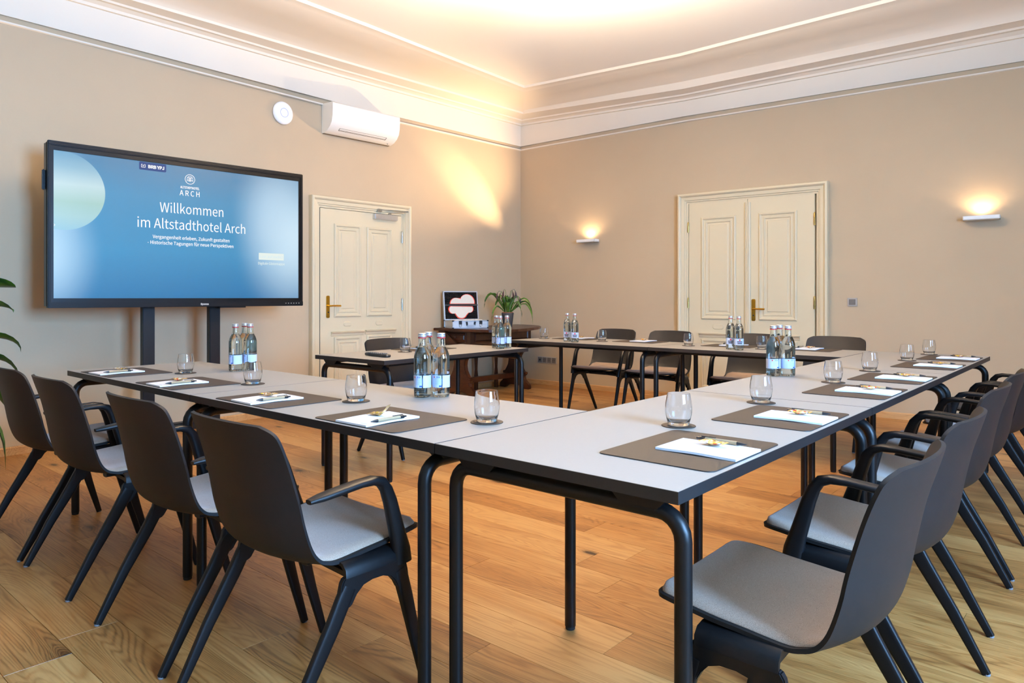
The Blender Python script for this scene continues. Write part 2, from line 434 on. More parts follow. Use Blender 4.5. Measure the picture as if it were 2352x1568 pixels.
# ------------------------------------------------------------------ the room
# plan of the (slightly bowed) old walls
PA, PB, PC, PD, PE, PF = (-5.80, -1.60), (-6.13, 4.104), (-6.04, 7.12), (-3.70, 7.11), (2.0, 7.474), (2.0, -1.60)
CEIL = 3.53
def wallpiece(mb, p, q, z0, z1, t=.18):
    p = Vector(p); q = Vector(q); d = (q - p).normalized(); n = Vector((-d.y, d.x)) * t     # outward for left->right walls
    vs = [(p.x, p.y, z0), (q.x, q.y, z0), (q.x + n.x, q.y + n.y, z0), (p.x + n.x, p.y + n.y, z0)]
    vs += [(a, b, z1) for a, b, _ in vs]
    mb.add(vs, [(0, 3, 2, 1), (4, 5, 6, 7), (0, 1, 5, 4), (1, 2, 6, 5), (2, 3, 7, 6), (3, 0, 4, 7)])
WT = 3.75
def soften(p, q, r_, w_=.45, n=10):
    a = Vector(q) + (Vector(p) - Vector(q)).normalized() * w_; b = Vector(q) + (Vector(r_) - Vector(q)).normalized() * w_; q = Vector(q)
    mid = [a * (1 - t) ** 2 + q * 2 * t * (1 - t) + b * t * t for t in [i / n for i in range(n + 1)]]
    return [tuple(p)] + [tuple(v) for v in mid] + [tuple(r_)]
def wallstrip(pts, z0, z1, t=.18):
    mb = MB(); n = len(pts); vs = []
    for i, p in enumerate(pts):
        a = Vector(pts[max(i - 1, 0)]); b = Vector(pts[min(i + 1, n - 1)]); d = (b - a).normalized(); o_ = Vector((-d.y, d.x)) * t
        vs += [(p[0], p[1], z0), (p[0], p[1], z1), (p[0] + o_.x, p[1] + o_.y, z1), (p[0] + o_.x, p[1] + o_.y, z0)]
    fs = [(i * 4 + k, i * 4 + (k + 1) % 4, i * 4 + 4 + (k + 1) % 4, i * 4 + 4 + k) for i in range(n - 1) for k in range(4)] + [(0, 1, 2, 3), (n * 4 - 4, n * 4 - 1, n * 4 - 2, n * 4 - 3)]
    return mb.add(vs, fs)
mb = wallstrip(soften(PA, PB, PC), -.05, WT)
tag(mb.build('wall_left', 'wall', smooth=True, angle=30), 'beige limewashed wall behind the big display', kind='structure')
mb = wallstrip(soften(PC, PD, (2.18, 7.4855)), -.05, WT)
tag(mb.build('wall_back', 'wall', smooth=True, angle=30), 'beige limewashed wall with the double door', kind='structure')
# right wall with three window openings (outside the picture, lets the daylight in)
SILL, HEAD = .95, 2.75
mb = MB()
mb.box(2.0, 2.18, -1.6, 7.48, -.05, SILL); mb.box(2.0, 2.18, -1.6, 7.48, HEAD, WT)
ys = [-1.6] + [v for w_ in WINDOWS for v in w_] + [7.48]
for a, b in zip(ys[::2], ys[1::2]): mb.box(2.0, 2.18, a, b, SILL, HEAD)
tag(mb.build('wall_right', 'wall'), 'beige window wall on the right', kind='structure')
mb = MB()
mb.box(-5.98, 2.18, -1.78, -1.6, -.05, SILL); mb.box(-5.98, 2.18, -1.78, -1.6, HEAD, WT)
mb.box(-5.98, 2.18, -1.78, -1.6, SILL, HEAD)
tag(mb.build('wall_front', 'wall'), 'beige wall behind the camera', kind='structure')
def window(i, x, y0, y1, alongx=False):
    r_ = empty('window_%d' % i, (0, 0, 0), kind='structure')
    def B(mb, a0, a1, d0, d1, z0, z1):
        if alongx: mb.box(a0, a1, x + d0, x + d1, z0, z1)
        else: mb.box(x + d0, x + d1, a0, a1, z0, z1)
    f = MB()
    for a in ((y0, y0 + .07), (y1 - .07, y1), ((y0 + y1) / 2 - .04, (y0 + y1) / 2 + .04)): B(f, a[0], a[1], 0, .06, SILL, HEAD)
    for z in ((SILL, SILL + .08), (HEAD - .07, HEAD), (2.12, 2.18)): B(f, y0, y1, .005, .055, z[0], z[1])
    f.build('window_frame', 'door', r_, bevel=.004)
    p = MB(); B(p, y0, y1, .025, .031, SILL, HEAD); p.build('pane', 'pane', r_)
    s_ = MB(); B(s_, y0 - .05, y1 + .05, (-.16 if not alongx else .02), (.0 if not alongx else .16), SILL - .04, SILL); s_.build('window_sill', 'door', r_, bevel=.005)
for i, (a, b) in enumerate(WINDOWS): window(i + 1, 2.08, a, b)
mb = MB(); mb.box(-6.4, 2.2, -1.8, 7.7, 3.56, 3.75)
# flat ceiling field
mb2 = MB(); mb2.box(-6.4, 2.2, -1.8, 7.7, CEIL, 3.74)
tag(mb2.build('ceiling', 'ceiling'), 'white ceiling', kind='structure')

# cornice: long plaster mouldings lofted through measured lines
LN = {
 'bead0': [(-5.973, 1.386, 3.050), (-6.123, 4.354, 3.052), (-6.04, 7.12, 3.050), (-3.688, 7.11, 3.045), (-0.648, 7.305, 3.045)],
 'bead1': [(-5.956, 1.383, 3.054), (-6.106, 4.344, 3.056), (-6.023, 7.103, 3.055), (-3.681, 7.093, 3.050), (-0.646, 7.288, 3.050)],
 'bead2': [(-5.956, 1.383, 3.066), (-6.106, 4.344, 3.069), (-6.023, 7.103, 3.068), (-3.681, 7.093, 3.062), (-0.646, 7.288, 3.062)],
 'bead3': [(-5.970, 1.386, 3.070), (-6.120, 4.354, 3.073), (-6.037, 7.117, 3.072), (-3.688, 7.107, 3.066), (-0.648, 7.302, 3.066)],
 'band1': [(-5.970, 1.385, 3.105), (-6.120, 4.351, 3.118), (-6.037, 7.117, 3.107), (-3.686, 7.107, 3.107), (-0.647, 7.302, 3.104)],
 'fr0': [(-5.953, 1.382, 3.104), (-6.103, 4.341, 3.117), (-6.020, 7.100, 3.106), (-3.679, 7.090, 3.106), (-0.646, 7.285, 3.103)],
 'fr1': [(-5.953, 1.382, 3.330), (-6.103, 4.340, 3.384), (-6.020, 7.100, 3.372), (-3.678, 7.090, 3.271), (-0.646, 7.285, 3.294)],
 'fr2': [(-5.925, 1.375, 3.330), (-6.078, 4.325, 3.384), (-5.992, 7.072, 3.372), (-3.668, 7.062, 3.271), (-0.643, 7.257, 3.294)],
 'sa0': [(-5.918, 1.373, 3.352), (-6.070, 4.320, 3.402), (-5.985, 7.065, 3.392), (-3.664, 7.055, 3.290), (-0.642, 7.250, 3.318)],
 'sa': [(-5.882, 1.365, 3.370), (-6.034, 4.291, 3.416), (-5.950, 7.030, 3.405), (-3.642, 7.020, 3.302), (-0.640, 7.215, 3.342)],
 'sa2': [(-5.840, 1.355, 3.366), (-5.995, 4.260, 3.414), (-5.910, 6.990, 3.404), (-3.620, 6.980, 3.300), (-0.637, 7.175, 3.342)],
 'sb0': [(-5.830, 1.352, 3.380), (-5.985, 4.250, 3.428), (-5.900, 6.980, 3.418), (-3.612, 6.970, 3.314), (-0.636, 7.165, 3.358)],
 'sb': [(-5.780, 1.342, 3.381), (-5.936, 4.222, 3.434), (-5.850, 6.930, 3.424), (-3.590, 6.920, 3.320), (-0.631, 7.116, 3.366)],
 'lip0': [(-5.700, 1.322, 3.372), (-5.858, 4.165, 3.450), (-5.770, 6.850, 3.444), (-3.548, 6.838, 3.328), (-0.624, 7.036, 3.368)],
 'lip': [(-5.689, 1.320, 3.392), (-5.848, 4.159, 3.468), (-5.760, 6.840, 3.462), (-3.543, 6.829, 3.346), (-0.623, 7.026, 3.384)],
 'st': [(-5.080, 1.20, 3.492), (-5.150, 3.90, 3.496), (-5.284, 6.28, 3.497), (-3.360, 6.475, 3.492), (-1.05, 6.40, 3.492)],
 'st1': [(-5.060, 1.20, 3.500), (-5.130, 3.90, 3.502), (-5.264, 6.26, 3.503), (-3.360, 6.455, 3.500), (-1.05, 6.38, 3.500)],
 'st2': [(-4.985, 1.18, 3.506), (-5.055, 3.86, 3.508), (-5.185, 6.18, 3.508), (-3.345, 6.37, 3.506), (-1.04, 6.30, 3.506)],
 'st3': [(-4.970, 1.18, 3.532), (-5.040, 3.86, 3.532), (-5.170, 6.165, 3.532), (-3.340, 6.355, 3.532), (-1.04, 6.285, 3.532)],
}
def lerp(a, b, t): return tuple(x + (y - x) * t for x, y in zip(a, b))
# concave cove between lip and strip
for k, th in enumerate((20, 42, 66)):
    s_, c_ = math.sin(R(th)), 1 - math.cos(R(th))
    LN['cv%d' % k] = [(a[0] + (b[0] - a[0]) * c_ , a[1] + (b[1] - a[1]) * c_, a[2] + (b[2] - a[2]) * s_) for a, b in zip(LN['lip'], LN['st'])]
def extend(line):
    L0, L1 = Vector(line[0]), Vector(line[1]); e0 = L0 + (L0 - L1) * ((L0.y + 1.62) / (L1.y - L0.y))
    R1, R0 = Vector(line[4]), Vector(line[3]); e1 = R1 + (R1 - R0) * ((2.02 - R1.x) / (R1.x - R0.x))
    e0.z = L0.z; e1.z = R1.z
    return [e0] + [Vector(p) for p in line] + [e1]
def loft(names, name, mat, label, i0=0, i1=7):
    lines = [extend(LN[n])[i0:i1] for n in names]; k = len(lines[0]); mb = MB()
    vs = [p for l_ in lines for p in l_]
    fs = [(j * k + i, j * k + i + 1, (j + 1) * k + i + 1, (j + 1) * k + i) for j in range(len(lines) - 1) for i in range(k - 1)]
    mb.add(vs, fs)
    o = mb.build(name, mat, smooth=True, angle=27)
    return tag(o, label, kind='structure')
order = ['fr0', 'fr1', 'fr2', 'sa0', 'sa', 'sa2', 'sb0', 'sb', 'lip0', 'lip', 'cv0', 'cv1', 'cv2', 'st', 'st1', 'st2', 'st3']
loft(['band1'] + order, 'trim_1', 'plaster', 'white stepped plaster cornice with concave cove along the left wall', 0, 4)
loft(['band1'] + order, 'trim_2', 'plaster', 'white stepped plaster cornice with concave cove along the back wall', 3, 7)
loft(['bead0', 'bead1', 'bead2', 'bead3'], 'trim_3', 'plaster', 'thin white bead under the cornice on the left wall', 0, 4)
loft(['bead0', 'bead1', 'bead2', 'bead3'], 'trim_4', 'plaster', 'thin white bead under the cornice on the back wall', 3, 7)

# floor: oak planks laid along X
fl = empty('floor', (0, 0, 0), label='oiled oak plank floor', kind='structure')
mb = MB(); mb.box(-6.35, 2.2, -1.8, 7.7, -.06, -.014)
sub = mb.build('subfloor', 'floorbase', fl)
PW = .182
y = 1.863 - 19 * PW; row = 0
pcount = 0
# joints read off the photograph for the rows nearest the viewer: row start y -> joint x
joints = {10: [-1.55], }
while y < 7.5:
    x = -6.2 - random.uniform(0, 1.2)
    ends = []
    while x < 2.05:
        x += random.choice([1.45, 1.85, 2.2]) + random.uniform(-.15, .15)
        ends.append(x)
    k = round((y - 1.863) / PW)
    fixed = {-6: -2.634, 0: -1.241, 2: -1.512, 3: -1.745, 5: -1.957, 1: -2.062, 10: -1.429, 11: -1.733, -2: -1.553}.get(k)
    if fixed is not None:
        j = min(range(len(ends)), key=lambda q: abs(ends[q] - fixed)); sh = fixed - ends[j]; ends = [e + sh for e in ends]
    if ends[-1] < 2.05: ends.append(2.15)
    xs = [-6.2] + [e for e in ends if e > -6.0]
    y1 = min(y + PW, 7.5)
    for a, b in zip(xs[:-1], xs[1:]):
        a_, b_ = max(a, -6.2), min(b, 2.1)
        if b_ - a_ < .05: continue
        g = .0006; c = .0005
        v = []
        for ins, z in ((0, -.0145), (0, -.0012), (c, 0)):
            v += [(a_ + g + ins, y + g + ins, z), (b_ - g - ins, y + g + ins, z), (b_ - g - ins, y1 - g - ins, z), (a_ + g + ins, y1 - g - ins, z)]
        m_ = MB(); m_.add(v, [(i * 4 + k_, i * 4 + (k_ + 1) % 4, (i + 1) * 4 + (k_ + 1) % 4, (i + 1) * 4 + k_) for i in range(2) for k_ in range(4)] + [(8, 9, 10, 11)])
        m_.build('plank', 'oak', fl); pcount += 1
    y += PW; row += 1
print('planks', pcount)

# baseboards
def baseboard(name, pts, label):
    mb = MB()
    for p, q in zip(pts[:-1], pts[1:]):
        p = Vector(p); q = Vector(q); d = (q - p).normalized(); n = Vector((d.y, -d.x)); e = d * .012
        prof = [(0, 0), (.018, 0), (.018, .052), (.010, .060), (0, .060)]
        vs = []
        for P in (p - e, q + e): vs += [(P.x + n.x * a, P.y + n.y * a, z) for a, z in prof]
        mb.add(vs, [(0, 1, 2, 3, 4), (9, 8, 7, 6, 5)] + [(i, (i + 1) % 5, 5 + (i + 1) % 5, 5 + i) for i in range(5)])
    tag(mb.build(name, 'oaktrim'), label, kind='structure')
def onBC(s, off=0):
    p = Vector(PB); q = Vector(PC); d = (q - p).normalized(); n = Vector((d.y, -d.x)); r_ = p + d * s + n * off; return (r_.x, r_.y)
def onDE(s, off=0):
    p = Vector(PD); q = Vector(PE); d = (q - p).normalized(); n = Vector((d.y, -d.x)); r_ = p + d * s + n * off; return (r_.x, r_.y)
baseboard('baseboard_left', [PA, PB, ], 'low oak baseboard under the display')
baseboard('baseboard_corner', [onBC(1.13), PC], 'low oak baseboard behind the antique table')
baseboard('baseboard_back', [PC, onDE(-.01)], 'low oak baseboard left of the double door')
baseboard('baseboard_right', [onDE(1.55), PE], 'low oak baseboard right of the double door')

# ------------------------------------------------------------------ doors
RZ_BC = math.atan2(PC[1] - PB[1], PC[0] - PB[0])
RZ_DE = math.atan2(PE[1] - PD[1], PE[0] - PD[0])
RZ_CD = math.atan2(PD[1] - PC[1], PD[0] - PC[0])
def casing(mb, x0, x1, ztop, wd, prof):
    """door architrave on three sides, prof = [(distance from outer edge, height)]"""
    outs = []
    for d_, h in prof:
        outs.append([(x0 + d_, -h, 0), (x0 + d_, -h, ztop - d_), (x1 - d_, -h, ztop - d_), (x1 - d_, -h, 0)])
    vs = [p for o_ in outs for p in o_]
    fs = [(i * 4 + k, i * 4 + k + 1, (i + 1) * 4 + k + 1, (i + 1) * 4 + k) for i in range(len(prof) - 1) for k in range(3)]
    mb.add(vs, fs)
PANEL = [(0, 0), (.003, .012), (.012, .018), (.022, .016), (.030, .006), (.045, .004), (.050, .010), (.060, .010), (.068, .001), (.085, .001), (.092, .007)]
def door_handle(parent, x, z, direction=1):
    h = MB(); h.prism(roundrect(.040, .225, .012, 3), -.048, -.040, 'y')
    h2 = h.build('door_handle', 'brass', parent, smooth=True, bevel=.002); h2.location = (x, 0, z)
    lv = MB(); lv.sweep([(0, -.046, .01), (0, -.085, .01)], (.009, .009), 10)
    lv.sweep([(0, -.085, .01), (.03 * direction, -.088, .012), (.075 * direction, -.088, .012), (.125 * direction, -.085, .010)], [(.009, .009), (.0075, .0075), (.0085, .0085), (.009, .009)], 10)
    lv.build('lever', 'brass', h2, smooth=True)
    kh = MB(); kh.lathe([(0.0001, 0), (.008, 0), (.008, .003), (.0001, .003)], 12)
    k = kh.build('keyhole', 'blackplastic', h2); k.rotation_euler = (R(90), 0, 0); k.location = (0, -.0475, -.055)
def hinge(parent, x, z, h_, mat):
    mb = MB(); mb.lathe([(.0001, 0), (.009, 0), (.009, h_ * .3), (.011, h_ * .31), (.011, h_ * .34), (.009, h_ * .35), (.009, h_ * .66), (.011, h_ * .67), (.011, h_ * .7), (.009, h_ * .71), (.009, h_), (.005, h_ + .012), (.0001, h_ + .014)], 10)
    o_ = mb.build('hinge', mat, parent, smooth=True); o_.location = (x, -.048, z)
def oval(parent, x, z, wd, hd):
    mb = MB(); p = roundrect(wd, hd, hd / 2 - .001, 6); q = roundrect(wd - .012, hd - .012, hd / 2 - .007, 6)
    n = len(p); vs = [(a, -.040, b) for a, b in p] + [(a, -.047, b) for a, b in q]
    mb.add(vs, [(i, (i + 1) % n, n + (i + 1) % n, n + i) for i in range(n)] + [tuple(range(n, 2 * n))])
    o_ = mb.build('medallion', 'door', parent, smooth=True); o_.location = (x, 0, z)
def panel(parent, x0, x1, z0, z1, sc=1.0):
    mb = MB(); mb.rings(x0, x1, z0, z1, [(a * sc, b) for a, b in PANEL], y=-.040)
    mb.build('door_panel', 'door', parent)
def ledge(parent, x0, x1, z):
    mb = MB(); prof = [(0, z - .045), (.008, z - .04), (.014, z - .02), (.030, z - .008), (.034, z), (.0, z + .004)]
    vs = []
    for xx, e in ((x0, 0), (x1, 0)): vs += [(xx, -.040 - a, b) for a, b in prof]
    n = len(prof); mb.add(vs, [tuple(range(n)), tuple(range(n, 2 * n))[::-1]] + [(i, (i + 1) % n, n + (i + 1) % n, n + i) for i in range(n)])
    mb.build('panel_ledge', 'door', parent)
CAS = [(0, 0), (0, .075), (.006, .085), (.022, .088), (.032, .080), (.040, .066), (.072, .062), (.076, .052), (.090, .050), (.094, .040)]
# single door on the left wall
d1 = empty('door_1', onBC(0) + (0,), RZ_BC, 'cream panelled door with brass handle beside the display', kind='structure')
mb = MB(); casing(mb, -.140, 1.112, 2.135, .1, CAS + [(.112, .038), (.112, 0)]); mb.build('door_frame', 'door', d1)
mb = MB(); mb.box(-.025, 1.0, -.040, .0, .004, 2.018); mb.build('door_leaf', 'door', d1, bevel=.003)
mb = MB(); mb.box(-.031, -.026, -.0405, -.02, .0, 2.02); mb.build('shadow_gap', 'rubber', d1)
panel(d1, .134, .463, .917, 1.872); panel(d1, .534, .867, .920, 1.868)
panel(d1, .134, .463, .16, .715); panel(d1, .534, .867, .16, .720)
ledge(d1, .100, .497, .768); ledge(d1, .515, .912, .772)
oval(d1, .298, .845, .10, .05); oval(d1, .700, .845, .10, .05)
door_handle(d1, .063, 1.024)
for z in (1.72, .98, .25): hinge(d1, 1.005, z, .12, 'steel')
cl = MB(); cl.box(.613, .915, -.092, -.042, 1.955, 2.012); co = cl.build('door_closer', 'alu', d1, bevel=.004)
ar = MB(); ar.box(.80, .83, -.085, -.065, 2.012, 2.03); ar.sweep([(.815, -.075, 2.034), (1.04, -.110, 2.060)], (.010, .004), 6, 4); ar.sweep([(1.04, -.110, 2.066), (.70, -.055, 2.062)], (.009, .004), 6, 4)
ar.box(.66, .72, -.065, -.040, 2.035, 2.07); ar.build('closer_arm', 'steel', co)
# double door on the back wall
d2 = empty('door_2', onDE(0) + (0,), RZ_DE, 'cream panelled double door with brass handle on the back wall', kind='structure')
mb = MB(); casing(mb, -.015, 1.528, 2.245, .1, CAS + [(.110, .038), (.110, 0)]); mb.build('door_frame', 'door', d2)
mb = MB(); mb.box(.100, .740, -.040, 0, .004, 2.135); mb.build('door_leaf', 'door', d2, bevel=.003)
mb = MB(); mb.box(.744, 1.400, -.040, 0, .004, 2.135); mb.build('door_leaf', 'door', d2, bevel=.003)
mb = MB()
prof = [(.716, -.040), (.718, -.056), (.728, -.062), (.732, -.056), (.738, -.056), (.742, -.064), (.750, -.064), (.754, -.056), (.760, -.056), (.764, -.062), (.774, -.056), (.776, -.040)]
mb.prism(prof, .01, 2.10, 'z'); mb.build('astragal', 'door', d2)
panel(d2, .243, .623, .885, 1.980); panel(d2, .858, 1.236, .885, 1.985)
panel(d2, .243, .623, .15, .675); panel(d2, .858, 1.236, .15, .675)
ledge(d2, .222, .645, .735); ledge(d2, .835, 1.262, .735)
oval(d2, .430, .808, .125, .055); oval(d2, 1.045, .808, .125, .055)
door_handle(d2, .805, .99)
for z in (1.825, 1.005, .25): hinge(d2, 1.402, z, .115, 'brassold')
for z in (1.825, 1.005, .25): hinge(d2, .098, z, .10, 'brassold')

# ------------------------------------------------------------------ meeting tables
TH = .74
def make_table(name, label):
    """long side along X, 1.4 x 0.7"""
    t = empty(name, (0, 0, 0), label=label, cat='table')
    L_, W_ = 1.396, .696
    mb = MB(); mb.box(-L_ / 2 + .0015, L_ / 2 - .0015, -W_ / 2 + .0015, W_ / 2 - .0015, TH - .024, TH); mb.build('tabletop', 'laminate', t)
    e = MB()
    a, b, z0, z1 = L_ / 2, W_ / 2, TH - .026, TH - .0004
    o4 = [(-a, -b), (a, -b), (a, b), (-a, b)]; i4 = [(-a + .002, -b + .002), (a - .002, -b + .002), (a - .002, b - .002), (-a + .002, b - .002)]
    vs = [(x_, y_, z0) for x_, y_ in o4] + [(x_, y_, z1) for x_, y_ in o4] + [(x_, y_, z1) for x_, y_ in i4] + [(x_, y_, z0) for x_, y_ in i4]
    fs = []
    for k in range(4):
        k2 = (k + 1) % 4
        fs += [(k, k2, 4 + k2, 4 + k), (4 + k, 4 + k2, 8 + k2, 8 + k), (8 + k, 8 + k2, 12 + k2, 12 + k), (12 + k, 12 + k2, k2, k)]
    e.add(vs, fs); e.build('edge_band', 'edge', t)
    RT = .0185; ZC = .678; BR = .055; YL = W_ / 2 - .019; XL = L_ / 2 - .058
    for sx in (-1, 1):
        for sy in (-1, 1):
            pts = [(0, 0, .012), (0, 0, ZC - BR)] + [(0, -sy * (BR - BR * math.cos(R(q))), ZC - BR + BR * math.sin(R(q))) for q in (18, 36, 54, 72, 90)]
            lg = MB(); lg.sweep(pts, (RT, RT), 16, up=(1, 0, 0))
            lo = lg.build('leg', 'blackmetal', t, smooth=True, angle=60); lo.location = (sx * XL, sy * YL, 0)
            gl = MB(); gl.lathe([(.0001, 0), (.015, 0), (.0165, .003), (.0165, .014), (.0001, .014)], 14)
            gl.build('foot_glide', 'rubber', lo)
        ft = MB(); ft.sweep([(sx * XL, -YL + BR, ZC), (sx * XL, YL - BR, ZC)], (RT, RT), 16, up=(1, 0, 0)); ft.build('frame_tube', 'blackmetal', t, smooth=True, angle=60)
        for sy in (-1, 1):
            br = MB(); w0, w1 = .075, .045
            cy = sy * .235
            br.prism([(cy - w0, ZC + .036), (cy + w0, ZC + .036), (cy + w1, ZC + .006), (cy - w1, ZC + .006)], sx * XL - .022, sx * XL + .022, 'x')
            br.build('bracket', 'blackmetal', t)
    for sy in (-1, 1):
        rl = MB(); rl.box(-XL, XL, sy * .235 - .012, sy * .235 + .012, .690, .7135); rl.build('rail', 'blackmetal', t)
    return t
X0, Y0 = -.659, 1.254
tb = make_table('meeting_table', 'greige-topped black table at the bottom right corner nearest the camera')
tb['group'] = 'meeting tables'
tb.location = (X0 - .35, Y0 + .70, 0); tb.rotation_euler = (0, 0, R(90))
TB = [((X0 - .35, Y0 + 2.1, 0), 90, 'greige-topped black table, middle one of the right-hand column under the bottle trio'),
      ((X0 - .35, Y0 + 3.5, 0), 90, 'greige-topped black table at the far end of the right-hand column'),
      ((X0 - .7 - .7, Y0 + .35, 0), 0, 'greige-topped black table of the front row adjoining the nearest corner table'),
      ((X0 - .7 - 2.1, Y0 + .35, 0), 0, 'greige-topped black table of the front row closest to the display'),
      ((X0 - .7 - .7, Y0 + 3.85, 0), 0, 'greige-topped black table of the back row in front of the double door'),
      ((X0 - .7 - 2.1, Y0 + 3.85, 0), 0, 'greige-topped black table of the back row nearest the antique table'),
      ((-3.72, 3.38, 0), 91.5, 'free-standing greige-topped black table with the remote control on it')]
for loc, rz, lab in TB: dup(tb, loc, R(rz), lab, 'meeting tables')

# ------------------------------------------------------------------ chairs
CEN = [(.262, .449), (.245, .452), (.19, .449), (.12, .443), (.05, .437), (-.06, .430), (-.115, .433), (-.152, .450), (-.178, .482), (-.197, .54), (-.211, .617), (-.229, .70), (-.249, .765), (-.258, .795), (-.262, .810)]
EDG = [(.255, .457), (.240, .460), (.18, .455), (.11, .446), (.05, .441), (-.035, .434), (-.072, .440), (-.100, .454), (-.123, .487), (-.143, .55), (-.156, .617), (-.176, .70), (-.196, .760), (-.206, .787), (-.211, .802)]
HW = [.180, .219, .231, .233, .233, .234, .235, .236, .236, .234, .230, .225, .222, .212, .178]
def catm(arr, s):
    n = len(arr); i = min(int(s), n - 2); t = s - i
    p = [arr[max(i - 1, 0)], arr[i], arr[i + 1], arr[min(i + 2, n - 1)]]
    def c(a, b, c_, d): return .5 * (2 * b + (c_ - a) * t + (2 * a - 5 * b + 4 * c_ - d) * t * t + (3 * b - a - 3 * c_ + d) * t ** 3)
    if isinstance(arr[0], tuple): return tuple(c(*[q[k] for q in p]) for k in range(2))
    return c(*p)
def shellpt(s, u, hw=None):
    ce = catm(CEN, s); ed = catm(EDG, s)
    h = catm(HW, s) if hw is None else hw
    f = min(1.0, abs(u * h) / .232) ** 2.2
    return Vector((u * h, ce[0] + (ed[0] - ce[0]) * f, ce[1] + (ed[1] - ce[1]) * f))
def make_shell(s0, s1, ns, nu, wscale, off, thick, corner=0):
    P = [];
    ss = [s0 + (s1 - s0) * i / ns for i in range(ns + 1)]
    for i, s in enumerate(ss):
        hw = catm(HW, s) * wscale
        if corner:
            # rounded ends for the pad
            d0 = min(i, ns - i) / ns
            hw *= 1 - .17 * max(0, 1 - d0 / corner) ** 2.4
        row_ = [shellpt(s, -1 + 2 * j / nu, hw) for j in range(nu + 1)]
        P.append(row_)
    def normal(i, j):
        a = P[min(i + 1, ns)][j] - P[max(i - 1, 0)][j]; b = P[i][min(j + 1, nu)] - P[i][max(j - 1, 0)]
        n = a.cross(b); n.normalize(); return n
    # normal pointing to the sitter side
    A = []; B = []
    for i in range(ns + 1):
        for j in range(nu + 1):
            n = normal(i, j)
            if n.dot(Vector((0, .5, .6))) < 0: n = -n
            edge = 1.0
            if thick > .009 and corner:
                e = min(min(i, ns - i) / ns * 14, min(j, nu - j) / nu * 14, 1); edge = .22 + .78 * math.sqrt(max(0, e * (2 - e)))
            A.append(P[i][j] + n * (off + thick * edge)); B.append(P[i][j] + n * off)
    w1 = nu + 1; nA = len(A); fs = []
    for i in range(ns):
        for j in range(nu):
            a = i * w1 + j
            fs.append((a, a + 1, a + w1 + 1, a + w1)); fs.append((nA + a, nA + a + w1, nA + a + w1 + 1, nA + a + 1))
    bd = [j for j in range(w1)] + [i * w1 + nu for i in range(1, ns + 1)] + [ns * w1 + j for j in range(nu - 1, -1, -1)] + [i * w1 for i in range(ns - 1, 0, -1)]
    for k in range(len(bd)):
        a, b = bd[k], bd[(k + 1) % len(bd)]; fs.append((a, b, nA + b, nA + a))
    mb = MB(); mb.add(A + B, fs); return mb
